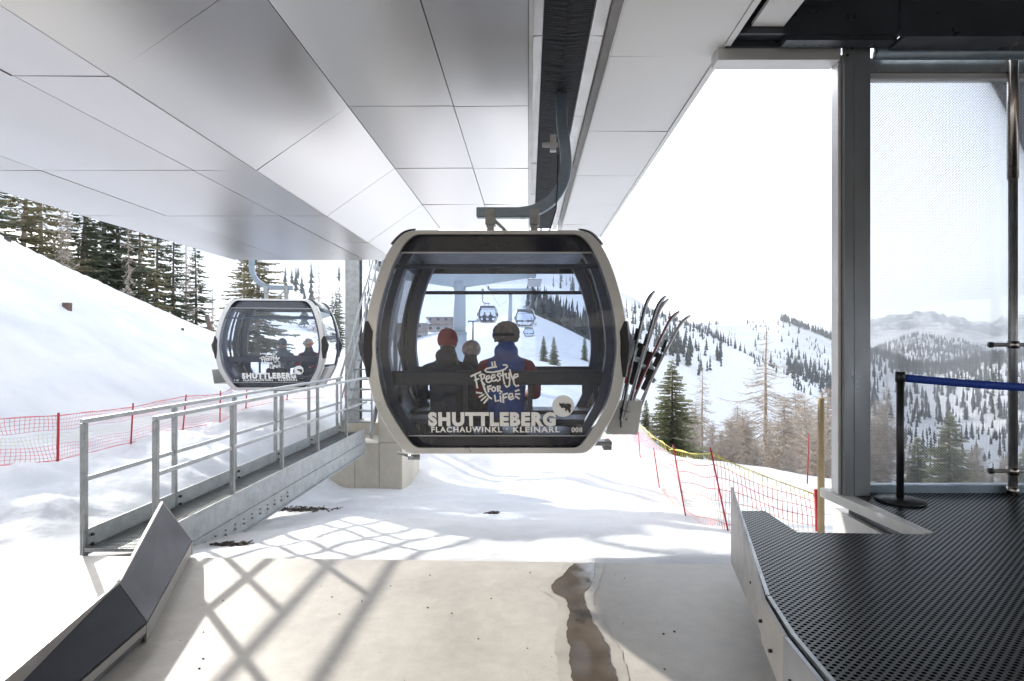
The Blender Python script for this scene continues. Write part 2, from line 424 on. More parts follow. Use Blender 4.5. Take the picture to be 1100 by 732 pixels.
def ground():
    th = list(np.arange(-52, 50, .14))
    th = list(np.arange(-180, -52, 3.2)) + th + list(np.arange(50, 180, 3.25))
    th = np.radians(np.array(th)); rr = np.exp(np.linspace(math.log(3.0), math.log(9500), 560))
    n, m = len(rr), len(th)
    A, B = np.meshgrid(rr, th, indexing='ij')
    X = A * np.sin(B); Y = A * np.cos(B); Z = terrain(X, Y)
    Z = np.where((Y < .35 * A) & (A < 40), -.25, Z)
    global ZLO, ZHI
    ZLO, ZHI = float(Z.min()), float(Z.max())
    v = np.stack([X, Y, Z], -1).reshape(-1, 3)
    v = np.vstack([v, [[0, 0, -.25]]])
    i = np.arange(n - 1)[:, None]; j = np.arange(m)[None, :]; j2 = (j + 1) % m
    f = np.stack([i * m + j, i * m + j2, (i + 1) * m + j2, (i + 1) * m + j], -1).reshape(-1, 4)
    me = bpy.data.meshes.new('snow_ground')
    nt_ = m
    me.vertices.add(len(v)); me.vertices.foreach_set('co', v.ravel())
    tri = np.stack([np.full(m, len(v) - 1), (np.arange(m) + 1) % m, np.arange(m)], -1)
    loops = np.concatenate([f[:, ::-1].ravel(), tri.ravel()])
    me.loops.add(len(loops)); me.loops.foreach_set('vertex_index', loops.astype(np.int32))
    st = np.concatenate([np.arange(len(f)) * 4, len(f) * 4 + np.arange(m) * 3]).astype(np.int32)
    me.polygons.add(len(st)); me.polygons.foreach_set('loop_start', st)
    me.polygons.foreach_set('use_smooth', np.ones(len(st), bool))
    me.update(calc_edges=True); me.validate()
    me.materials.append(MT['snow'])
    o = bpy.data.objects.new('snow_ground', me); C.objects.link(o)
    # face the sky
    if me.polygons[0].normal.z < 0: me.flip_normals()
    structure(o)
    return o
ground()

# ------------------------------------------------------------------ station floor
fl = MB().prism([(-9, 4.72, 0), (-9, -12, 0), (7.5, -12, 0), (7.5, 3.5, 0), (1.62, 4.36, 0), (1.0, 4.38, 0)], (0, 0, -.55))
structure(fl.build('floor', 'floor', bevel=.01))
# water on the floor
def puddle():
    L = [(612,606),(604,618),(588,630),(592,638),(604,646),(606,668),(608,690),(607,712),(610,740),(606,790)]
    Rr = [(640,606),(641,616),(638,628),(633,640),(634,655),(640,668),(650,684),(660,702),(668,724),(672,745),(690,790)]
    pts = []
    rnd = random.Random(4)
    def outline(grow, jit, z, seed):
        rnd = random.Random(seed); pts = []
        for side, sg in ((L, -1), (Rr[::-1], 1)):
            q = []
            for x, y in side:
                Y = min(EYE * F / (y - CY), 4.38); q.append(((x - CX) / F * Y + sg * grow, Y))
            q = cr_(q, 14)
            ph = [rnd.uniform(0, 6.3) for _ in range(5)]
            for (x, y) in q:
                w = sum(math.sin(y * f + p) / (1 + .12 * f) for f, p in zip((7, 15, 31, 58, 97), ph))
                pts.append((x + w * jit, min(y, 4.38), z))
        return pts
    def cr_(pts, n):
        out = []; m = len(pts)
        for i in range(m - 1):
            p = [Vector((*pts[min(max(i + k, 0), m - 1)], 0)) for k in (-1, 0, 1, 2)]
            for k in range(n):
                t = k / n; v = .5 * (2 * p[1] + (p[2] - p[0]) * t + (2 * p[0] - 5 * p[1] + 4 * p[2] - p[3]) * t * t + (3 * p[1] - p[0] - 3 * p[2] + p[3]) * t ** 3)
                out.append((v.x, v.y))
        return out + [pts[-1]]
    for nm, grow, jit, z, mt, sd in (('puddle', -.022, .019, .006, 'water', 1), ('damp_patch', .045, .022, .003, 'damp', 4)):
        pts = outline(grow, jit, z, sd)
        o = MB().add(pts, [tuple(range(len(pts)))]).build(nm, mt)
        if o.data.polygons[0].normal.z < 0: o.data.flip_normals()
        structure(o)
puddle()
wall = MB().b2((-9, -12.3, 0), (7.5, -12, 6)).b2((7.5, -12.3, 2.5), (7.7, 4.6, 4.61)).b2((7.5, -2.2, 0), (7.7, -1.8, 2.5)).b2((7.5, 4.2, -.5), (7.7, 4.6, 2.5)).build('unseen_hall_walls', 'concrete')  # side band added unseen to shape glass reflections, open below to admit light
structure(wall)

# ------------------------------------------------------------------ station roof
def roof():
    t = thing('station_roof', 'station canopy of brushed aluminium and pale grey soffit panels with a black brush slot above the cabin', 'roof', (0, 0, 3.6))
    ys = [-9.8, -8.2, -6.6, -5, -3.4, -1.8, -.2, 1.4, 3.0, 4.61, 6.22, 7.82, 9.4]
    g = .004; prnd = random.Random(9)
    def facet(a, b, ysl, split=None):
        "slab panels between profile points a, b (x, z), each with a small shadow gap round it"
        mb = MB(); a = Vector((a[0], 0, a[1])); b = Vector((b[0], 0, b[1])); d = (b - a).normalized()
        n = Vector((-d.z, 0, d.x));  n = n if n.z > 0 else -n
        a2 = a + d * g; b2 = b - d * g
        for i in range(len(ysl) - 1):
            y0 = ysl[i] + g; y1 = ysl[i + 1] - g
            j = [n * prnd.uniform(-.0045, .0045) for _ in range(4)]
            mb.prism([a2 + Vector((0, y0, 0)) + j[0], b2 + Vector((0, y0, 0)) + j[1], b2 + Vector((0, y1, 0)) + j[2], a2 + Vector((0, y1, 0)) + j[3]], n * .02)
        return mb
    facet((-.0, 3.68), (-.62, 3.68), ys).build('soffit_panel', 'alu', t, world=True)
    facet((-.62, 3.68), (-1.49, 3.68), ys).build('soffit_panel', 'alu', t, world=True)
    facet((-1.49, 3.68), (-2.25, 3.15), ys).build('soffit_panel', 'alu', t, world=True)
    facet((-2.25, 3.15), (-2.77, 3.15), ys).build('soffit_panel', 'alu', t, world=True)
    facet((-2.77, 3.15), (-4.03, 3.15), ys).build('soffit_panel', 'alu', t, world=True)
    facet((-4.03, 3.15), (-4.96, 3.15), ys).build('soffit_panel', 'alu', t, world=True)
    # bright folded lip along the outer edge
    MB().prism([(-4.96, -9.8, 3.152), (-5.10, -9.8, 3.22), (-5.10, -9.8, 4.3), (-4.96, -9.8, 4.3)], (0, 19.2, 0)).build('edge_lip', 'white_panel', t, world=True)
    # front fascia
    fm = MB().prism([(-4.96, 9.402, 3.16), (-2.25, 9.402, 3.16), (-1.49, 9.402, 3.69), (-.0, 9.402, 3.69), (0, 9.402, 4.3), (-4.96, 9.402, 4.3)], (0, .05, 0))
    fm.build('fascia', 'white_panel', t, world=True)
    # slot
    ys2 = ys + [11.0, 12.25]
    facet((.035, 4.26), (.115, 4.26), ys2).build('slot_trim', 'trim', t, world=True)
    facet((.50, 4.26), (.615, 4.26), ys2).build('slot_trim', 'trim', t, world=True)
    MB().b2((.0, -9.8, 3.66), (.028, 12.25, 4.34)).build('slot_cheek', 'trim', t, world=True)
    facet((.62, 4.275), (.665, 4.09), ys2).build('slot_cheek', 'trim', t, world=True)
    facet((.67, 4.09), (1.55, 4.09), ys2).build('soffit_panel', 'white_panel', t, world=True)
    MB().b2((.118, -9.8, 4.28), (.497, 12.25, 4.30)).build('slot_bed', 'seam', t, world=True)
    # bristles: two rows of thin hanging combs meeting in the middle of the slot
    rnd = random.Random(1); br = MB()
    y = -1.0
    while y < 12.2:
        for x0, x1 in ((.12, .30), (.495, .315)):
            z0 = 4.277; dz = rnd.uniform(-.03, -.008)
            xx = x1 + rnd.uniform(-.02, .02); w = .018; yy = y + rnd.uniform(-.008, .008)
            br.add([(x0, y, z0), (x0, y + w, z0), (xx, yy + w * .7, z0 + dz), (xx, yy, z0 + dz)], [(0, 1, 2, 3)])
        y += .03
    br.build('bristles', 'brush', t, world=True)
    # dark joint backing and roof deck
    bk = MB()
    bk.b2((-4.95, -9.8, 3.176), (-2.27, 9.39, 3.19)).b2((-1.47, -9.8, 3.704), (-.002, 9.39, 3.72)).b2((.67, -9.8, 4.114), (1.545, 12.24, 4.13))
    bk.prism([(-1.47, -9.8, 3.704), (-2.27, -9.8, 3.176), (-2.27, -9.8, 3.19), (-1.47, -9.8, 3.72)], (0, 19.19, 0))
    bk.build('joint_backing', 'seam', t, world=True)
    MB().b2((-5.09, -9.8, 4.3), (1.55, 9.45, 4.5)).b2((.0, 9.45, 4.345), (1.55, 12.25, 4.5)).build('roof_deck', 'white_panel', t, world=True)
    MB().b2((1.552, -9.8, 4.08), (1.60, 12.25, 4.5)).build('edge_profile', 'white_panel', t, world=True)
roof()

# platform hall roof to the right
def hall():
    t = thing('hall_roof', 'dark steel roof bay over the boarding platform, with a pale strip panel', 'roof', (3, 2, 4.1))
    MB().b2((1.61, -9.8, 4.62), (7.5, 4.35, 4.8)).build('roof_deck', 'dark_steel', t, world=True)
    MB().b2((1.70, -9.8, 4.14), (1.945, 4.262, 4.17)).build('strip_panel', 'white_panel', t, world=True)
    MB().b2((1.602, -9.8, 4.30), (2.3, 4.262, 4.33)).build('shadow_panel', 'dark_steel', t, world=True)
    # main cross beam with flanges
    b = MB().b2((1.61, 4.27, 4.09), (2.83, 4.29, 4.615)).b2((1.98, 4.29, 4.05), (2.83, 4.40, 4.088))
    b.build('cross_beam', 'dark_steel', t, world=True)
    b = MB().b2((2.835, 4.25, 4.065), (7.5, 4.27, 4.60)).b2((2.835, 4.2, 4.03), (7.5, 4.40, 4.063)).b2((2.835, 4.0, 4.33), (7.5, 4.248, 4.35))
    b.build('cross_beam', 'dark_steel', t, world=True)
    MB().b2((1.51, 4.46, 3.985), (2.49, 4.62, 4.085)).build('lintel', 'trim', t, world=True, bevel=.004)
    MB().b2((1.72, 4.47, 4.088), (2.49, 4.60, 4.12)).build('lintel_cap', 'trim', t, world=True)
    MB().tube([(2.77, 4.46, 4.035), (7.5, 4.46, 4.035)], .045, 12).build('head_tube', 'blue_steel', t, world=True, smooth=True)
    MB().b2((2.735, 4.54, 3.93), (7.5, 4.62, 4.04)).build('window_head', 'steel', t, world=True)
    MB().b2((2.735, 4.56, 3.885), (7.5, 4.64, 3.927)).build('window_head', 'trim', t, world=True)
    MB().b2((1.61, 4.292, 4.123), (2.9, 4.42, 4.615)).b2((1.56, 4.43, 4.075), (2.9, 4.455, 4.62)).build('bay_closure', 'dark_steel', t, world=True)
    # bracing with wire seen in the dark bay
    MB().beam((2.25, 4.2, 4.36), (3.0, 3.3, 4.58), .02, .02).tube([(2.3, 4.1, 4.44), (3.1, 3.0, 4.6)], .006, 5).build('brace', 'steel', t, world=True)
hall()

def column():
    t = thing('steel_column', 'tall dark steel column with side flanges between the open bay and the glass wall', 'column', (2.62, 4.5, .5))
    MB().b2((2.60, 4.46, .5), (2.73, 4.68, 4.14)).build('core', 'mid_steel', t, world=True, bevel=.004)
    MB().b2((2.52, 4.46, .5), (2.597, 4.56, 4.05)).build('flange', 'mid_steel', t, world=True, bevel=.003)
    MB().b2((2.492, 4.50, .45), (2.517, 4.60, 4.12)).build('cover_strip', 'trim', t, world=True, bevel=.003)
    MB().b2((2.50, 4.44, 3.98), (2.597, 4.457, 4.10)).build('gusset', 'steel', t, world=True)
    MB().b2((2.753, 4.44, 4.02), (2.86, 4.457, 4.10)).build('gusset', 'steel', t, world=True)
    for x, z in ((2.53, 4.01), (2.57, 4.07), (2.80, 4.06)):
        MB().tube([(x, 4.43, z), (x, 4.438, z)], .011, 8).build('bolt', 'black', t, world=True)
column()

def glass_wall():
    t = thing('glass_wall', 'tall dotted glass screen over a grey sill, right of the steel column', 'glass wall', (4.5, 4.62, .5))
    MB().b2((2.735, 4.595, .56), (7.4, 4.607, 3.90)).build('pane', 'glass_wall', t, world=True)
    MB().b2((2.735, 4.57, .47), (7.4, 4.66, .56)).build('sill', 'blue_steel', t, world=True, bevel=.004)
glass_wall()

def door_pole():
    x, y = (1088 - CX) / F * 4.52, 4.52
    t = thing('glass_clamp_pole', 'slim round steel pole with two clamp arms holding the glass wall', 'pole', (x, y, .52))
    MB().tube([(x, y, .55), (x, y, 3.05)], .032, 20).build('tube', 'steel', t, world=True, smooth=True)
    MB().tube([(x, y, 3.052), (x, y, 4.52)], .038, 20).build('upper_tube', 'tinted_steel', t, world=True, smooth=True)  # warm reflection on the upper pole put into this length's colour
    MB().tube([(x, y, .505), (x, y, .56)], .042, 20).build('ferrule', 'tinted_steel', t, world=True, smooth=True)
    for z in (1.71, .69):
        a = MB().tube([(x - .17, y + .0, z), (x + .30, y, z)], .016, 10).build('clamp_arm', 'steel', t, world=True, smooth=True)
        MB().tube([(x - .19, y, z), (x - .165, y, z)], .024, 12).build('clamp_knob', 'black', a, smooth=True).location = -t.location
        MB().tube([(x, y, z - .03), (x, y, z + .03)], .042, 16).build('clamp_collar', 'tinted_steel', a, smooth=True).location = -t.location
door_pole()

def stanchion(x, y, z, label, belt_to=None):
    t = thing('queue_post', label, 'queue post', (x, y, z))
    MB().lathe([(.0, 0), (.165, 0), (.172, .006), (.165, .016), (.04, .028), (.0, .03)], sides=40).build('base', 'black', t, smooth=True)
    MB().tube([(0, 0, .02), (0, 0, .93)], .026, 18).build('post', 'black', t, smooth=True)
    MB().tube([(0, 0, .92), (0, 0, 1.0)], .034, 18).build('belt_head', 'black', t, smooth=True)
    if belt_to is not None:
        d = Vector(belt_to); rows = []
        for i in range(21):
            s = i / 20; p = d * s; sag = -.05 * 4 * s * (1 - s) * .5
            rows.append([(p.x, p.y, .985 + p.z + sag), (p.x, p.y, .925 + p.z + sag)])
        MB().grid(rows).build('belt', 'belt', t, smooth=True, solid=.002)
    return t
stanchion((967 - CX) / F * 4.32, 4.32, .502, 'black queue post with a blue belt in front of the glass wall', (1.95, -.15, -.10))

# ------------------------------------------------------------------ boarding platform (right)
def platform():
    t = thing('boarding_platform', 'raised boarding platform covered with black rubber ring matting', 'platform', (2.5, 2.5, 0))
    out = [(1.0, -6), (1.03, 2.0), (1.07, 2.28), (1.11, 2.62), (1.30, 3.3), (1.55, 4.07), (1.72, 4.07), (1.73, 3.6), (2.52, 3.56), (2.52, 4.66), (7.4, 4.56), (7.4, -6)]
    out = [(1.0, -6), (1.03, 2.0), (1.07, 2.28), (1.11, 2.62), (1.30, 3.3), (1.55, 4.07), (1.72, 4.07), (1.73, 3.6), (2.52, 3.56), (2.60, 3.56), (2.60, 4.56), (7.4, 4.56), (7.4, -6)]
    pts = [(x, y, .50) for x, y in out]
    MB().prism(pts, (0, 0, -.022)).build('rubber_mat', 'rubber', t, world=True)
    MB().prism([(x + (.02 if x < 1.6 else 0), y - .02, .477) for x, y in out], (0, 0, -.16)).build('deck', 'dark_steel', t, world=True)
    # upstand along the guide edge: far blade and near blade
    far = [(1.51, 4.12, .66), (1.105, 2.60, .525), (1.10, 2.60, .36), (1.51, 4.12, .10)]
    MB().prism(far, (-.018, .004, 0)).build('guide_blade', 'rail_light', t, world=True, bevel=.003)
    near = [(1.10, 2.60, .53), (1.055, 2.27, .52), (1.0, 1.0, .52), (.98, -5, .52), (.98, -5, .22), (1.0, 1.0, .22), (1.055, 2.27, .27), (1.10, 2.60, .33)]
    for i, (a, b, c, d) in enumerate([(0, 1, 6, 7), (1, 2, 5, 6), (2, 3, 4, 5)]):
        q = [near[k] for k in (a, b, c, d)]
        MB().prism(q, (-.02, .003, 0)).build('guide_blade', 'rail_light' if i == 0 else 'mid_steel', t, world=True, bevel=.003)
    # rim angle lying on the mat edge
    MB().beam((1.525, 4.1, .545), (1.118, 2.61, .522), .018, .03).beam((1.118, 2.60, .522), (1.075, 2.27, .517), .018, .03).beam((1.075, 2.27, .517), (1.02, .9, .517), .018, .03).build('rim_angle', 'steel', t, world=True)
    for p in ((1.075, 2.58, .43), (1.05, 2.42, .38), (1.035, 2.2, .38), (1.2, 3.0, .43)):
        MB().tube([(p[0] - .012, p[1], p[2]), (p[0] + .002, p[1], p[2])], .008, 8).build('bolt', 'black', t, world=True)
    k = MB().prism([(2.46, 4.62, .505), (2.46, 4.72, .505), (2.60, 4.72, .505), (2.60, 3.72, .505), (2.60, 3.58, .505), (2.54, 3.58, .505)], (0, 0, -.075))
    k.build('kerb', 'kerb', t, world=True, bevel=.004)
    MB().b2((2.56, 3.60, -.6), (2.66, 4.70, .34)).build('retaining_wall', 'kerb', t, world=True)
    MB().b2((1.8, -5.5, 0), (2.0, 3.4, .31)).b2((2.0, 3.2, 0), (2.56, 3.4, .31)).build('support_wall', 'concrete', t, world=True)
platform()
hf = MB().b2((2.66, 3.5, -.5), (7.4, 4.7, .3)); structure(hf.build('plinth', 'kerb'))

# ------------------------------------------------------------------ left guide rail
def guide_rail():
    t = thing('guide_rail', 'dark faceted metal guide rail kinked beside the cabin track on the left', 'guide rail', (-1.9, 2.6, 0))
    A = lambda px, py, z: Vector(((px - CX) / F * ((EYE - z) * F / (py - CY)), (EYE - z) * F / (py - CY), z))
    ap, rc, kr, kl = P(174, 540, 4.5), A(206, 581, .12), A(158, 668, .12), A(127.5, 626, .30)
    nl = A(4, 732, .30); nr = A(84, 732, .12)
    nl = nl + (nl - kl) * 2.2; nr = nr + (nr - kr) * 2.2 + Vector((0, (nl.y - nr.y) * .0, 0))
    n1 = (rc - kr).cross(kl - kr).normalized(); n1 = n1 if n1.z > 0 else -n1
    MB().prism([ap, rc, kr, kl], -n1 * .012).build('flared_top_plate', 'rail_mid', t, world=True)
    g = Vector((0, -.007, 0))
    MB().prism([kl + g, kr + g, nr, nl], -n1 * .012).build('straight_top_plate', 'rail_dark', t, world=True)
    def skirt(a, b, z0, z1, i0, i1, nm, mt):
        "vertical strip from z0 down to z1 under edge a-b, pushed inwards by i0, i1"
        p = [Vector((a.x - i0, a.y, z0)), Vector((b.x - i0, b.y, z0)), Vector((b.x - i1, b.y, z1)), Vector((a.x - i1, a.y, z1))]
        MB().prism(p, (-.012, 0, 0)).build(nm, mt, t, world=True)
    skirt(rc, kr, .105, .002, .0, .004, 'upper_skirt', 'rail_light')
    skirt(kr + g, nr, .105, .06, .0, .0, 'upper_skirt', 'rail_light')
    skirt(kr + g, nr, .058, .002, .0, .035, 'lower_skirt', 'mid_steel')
    # back plate, folded edge and closed end
    MB().prism([ap, kl, Vector((kl.x - .03, kl.y, .0)), Vector((ap.x - .03, ap.y, .0))], (-.01, 0, 0)).build('back_plate', 'rail_light', t, world=True)
    MB().prism([kl, nl, Vector((nl.x - .03, nl.y, .0)), Vector((kl.x - .03, kl.y, .0))], (-.01, 0, 0)).build('back_plate', 'rail_light', t, world=True)
    MB().prism([ap + Vector((0, .004, 0)), rc + Vector((0, .004, 0)), Vector((rc.x, rc.y + .004, .0)), Vector((ap.x - .03, ap.y + .004, .0))], (0, .01, 0)).build('end_plate', 'rail_light', t, world=True)
    MB().beam(ap, kl, .018, .016).build('edge_fold', 'rail_light', t, world=True)
    MB().beam(kl, nl, .012, .012).build('edge_fold', 'rail_light', t, world=True)
guide_rail()

# ------------------------------------------------------------------ gangway
def gangway():
    xL, xR, y0, y1 = -3.72, -3.22, 4.66, 11.0
    t = thing('service_gangway', 'galvanised service gangway with grated deck and tube railings, leading to the steel stairs', 'gangway', (-3.47, 4.66, 0))
    g = MB()
    y = y0
    while y < y1:
        g.box(((xL + xR) / 2, y, .0), (xR - xL - .03, .006, .03)); y += .034
    x = xL + .03
    while x < xR - .02:
        g.box((x, (y0 + y1) / 2, -.002), (.005, y1 - y0, .022)); x += .045
    g.build('grating', 'steel', t, world=True)
    MB().b2((xR - .008, y0 + .35, -.17), (xR, y1, .085)).build('side_plate', 'steel_light', t, world=True)
    MB().b2((xR - .01, y0 + .1, -.38), (xR + .004, y1, -.178)).b2((xR - .06, y0 + .1, -.39), (xR + .05, y1, -.378)).b2((xR - .06, y0 + .1, -.18), (xR + .03, y1, -.170)).build('channel_beam', 'steel_light', t, world=True)
    MB().b2((xL - .006, y0, -.06), (xL, y1, .16)).build('toe_plate', 'blue_steel' if False else 'steel_light', t, world=True)
    MB().b2((xL + .0, y0 + .1, -.38), (xL + .014, y1, -.178)).build('channel_beam', 'steel_light', t, world=True)
    bm = MB(); y = y0 + .5
    while y < 7.6:
        bm.tube([(xR + .004, y, -.30), (xR + .022, y, -.30)], .012, 6); bm.tube([(xR + .004, y, -.25), (xR + .018, y, -.25)], .009, 6); y += .19
    bm.build('bolt_row', 'steel', t, world=True)['kind'] = 'stuff'
    # railings
    left = [4.70, 5.90, 7.10, 8.25, 9.50, 10.9]; right = [4.87, 6.13, 7.35, 8.60, 9.95]
    for xs, ys, x in ((xL - .02, left, 'l'), (xR - .03, right, 'r')):
        for i, y in enumerate(ys):
            b = -.10 if x == 'l' else -.0
            MB().b2((xs - .022, y - .006 - .016, b), (xs + .022, y + .016, 1.05)).build('rail_post', 'steel', t, world=True, bevel=.003)
            if x == 'l':
                for zz in (.02, .1):
                    MB().tube([(xs + .024, y + .05, zz), (xs + .04, y + .05, zz)], .014, 8).build('bolt', 'black', t, world=True)
        MB().b2((xs - .024, ys[0] - .02, 1.052), (xs + .024, y1 + .2, 1.09)).build('handrail', 'steel_light', t, world=True, bevel=.006)
        MB().b2((xs - .012, ys[0], .56), (xs + .012, y1 + .2, .60)).build('mid_rail', 'steel_light', t, world=True, bevel=.005)
gangway()

def stairs():
    xL, xR, y0 = -3.78, -3.16, 11.25
    t = thing('steel_stairs', 'steep galvanised steel stairs climbing from the end of the gangway', 'stairs', (-3.47, y0, 0))
    n = 19; rise, go = .205, .175
    for i in range(n):
        z = .18 + i * rise; y = y0 + i * go
        MB().b2((xL + .02, y, z - .03), (xR - .02, y + .24, z)).build('tread', 'steel', t, world=True)
    top = Vector((0, y0 + n * go, .1 + n * rise))
    for x in (xL, xR):
        MB().beam((x, y0 - .1, -.1), (x, top.y + .1, top.z + .05), .02, .22).build('stringer', 'steel_light', t, world=True)
        h = MB().tube([(x, y0 - .1, 1.0), (x, top.y, top.z + 1.0)], .024, 10).tube([(x, y0 - .05, .55), (x, top.y, top.z + .5)], .018, 8)
        for k in range(5):
            s = k / 4; y = y0 + s * (top.y - y0); z = s * top.z
            h.tube([(x, y, z), (x, y, z + .95)], .02, 8)
        h.build('railing', 'steel_light', t, world=True, smooth=True)
    MB().b2((xL, top.y, top.z - .05), (xR + 1.5, top.y + 1.2, top.z)).build('landing', 'steel', t, world=True)
    for x in (xL + .05, xR - .05):
        MB().b2((x - .05, top.y + 1.0, -1.3), (x + .05, top.y + 1.1, top.z - .05)).build('support_post', 'steel', t, world=True)
    MB().beam((xL, top.y + 1.05, 0), (xR, top.y + 1.05, top.z), .05, .05).build('brace', 'steel', t, world=True)
stairs()

def pier():
    t = thing('concrete_pier', 'square board-marked concrete pier standing in the snow below the gangway', 'pier', (-3.3, 11.9, -1.5))
    MB().b2((-4.02, 11.4, -2.4), (-2.58, 12.55, -.28)).b2((-4.3, 12.552, -2.4), (-2.60, 13.3, -.02)).b2((-3.08, 11.402, -.278), (-2.582, 12.54, .62)).build('shaft', 'concrete', t, world=True, bevel=.02)
    j = MB()
    for x in (-3.55, -3.05): j.b2((x - .003, 11.394, -2.4), (x + .003, 11.4, -.28))
    j.build('formwork_joints', 'groove', t, world=True)
pier()
t = thing('roof_post', 'grey steel post and bracket beam carrying the canopy beside the steel stairs', 'post', (-4.04, 12.9, -.02))
MB().b2((-4.20, 12.78, -.018), (-3.88, 12.80, 4.29)).b2((-4.20, 13.0, -.018), (-3.88, 13.02, 4.29)).b2((-4.05, 12.802, -.018), (-4.03, 12.998, 4.29)).build('profile', 'steel', t, world=True)
MB().b2((-4.22, 12.7, -.016), (-3.86, 13.1, .01)).build('base_plate', 'steel', t, world=True)
MB().b2((-4.14, 9.46, 4.292), (-3.94, 13.05, 4.48)).build('bracket_beam', 'steel', t, world=True)

# ------------------------------------------------------------------ people
def skin_obj(name, nodes, edges, mat, parent, sub=2, root=0, vox=.013, puff=0):
    """one continuous surface grown round tapered limbs (nodes = (point, radius), edges join them)"""
    m = MB(); sc = 1.
    def rr(r): return (r, r) if not hasattr(r, '__len__') else r
    for i, n in enumerate(nodes):
        rx, ry = rr(n[1]); ellipsoid_(m, n[0], (rx, ry, (rx + ry) / 2 * .95))
    for a, b in edges:
        pa, pb = Vector(nodes[a][0]), Vector(nodes[b][0]); ra, rb = rr(nodes[a][1]), rr(nodes[b][1])
        d = pb - pa
        k = max(2, int(d.length / .02))
        for q in range(1, k):
            u = q / k; r0 = ra[0] * (1 - u) + rb[0] * u; r1 = ra[1] * (1 - u) + rb[1] * u
            f = 1 + puff * math.sin(u * d.length * 95)
            ellipsoid_(m, pa + d * u, (r0 * f, r1 * f, (r0 + r1) / 2 * .95), 12, 8)
    o = m.build(name, mat, parent, smooth=True)
    md = o.modifiers.new('skin', 'REMESH'); md.mode = 'VOXEL'; md.voxel_size = vox; md.use_smooth_shade = True
    sm = o.modifiers.new('smooth', 'SMOOTH'); sm.factor = .5; sm.iterations = 4
    return o
def ellipsoid_(m, c, r, seg=14, rings=9): return ellipsoid(m, c, r, seg, rings)

def ellipsoid(mb, c, r, seg=14, rings=9, z0=-1, z1=1):
    prof = []
    for i in range(rings + 1):
        z = z0 + (z1 - z0) * i / rings; prof.append((math.sqrt(max(1e-4, 1 - z * z)), z))
    base = len(mb.v)
    mb.lathe([(p[0], p[1]) for p in prof], sides=seg)
    for i in range(base, len(mb.v)):
        v = mb.v[i]; mb.v[i] = (c[0] + v[0] * r[0], c[1] + v[1] * r[1], c[2] + v[2] * r[2])
    return mb

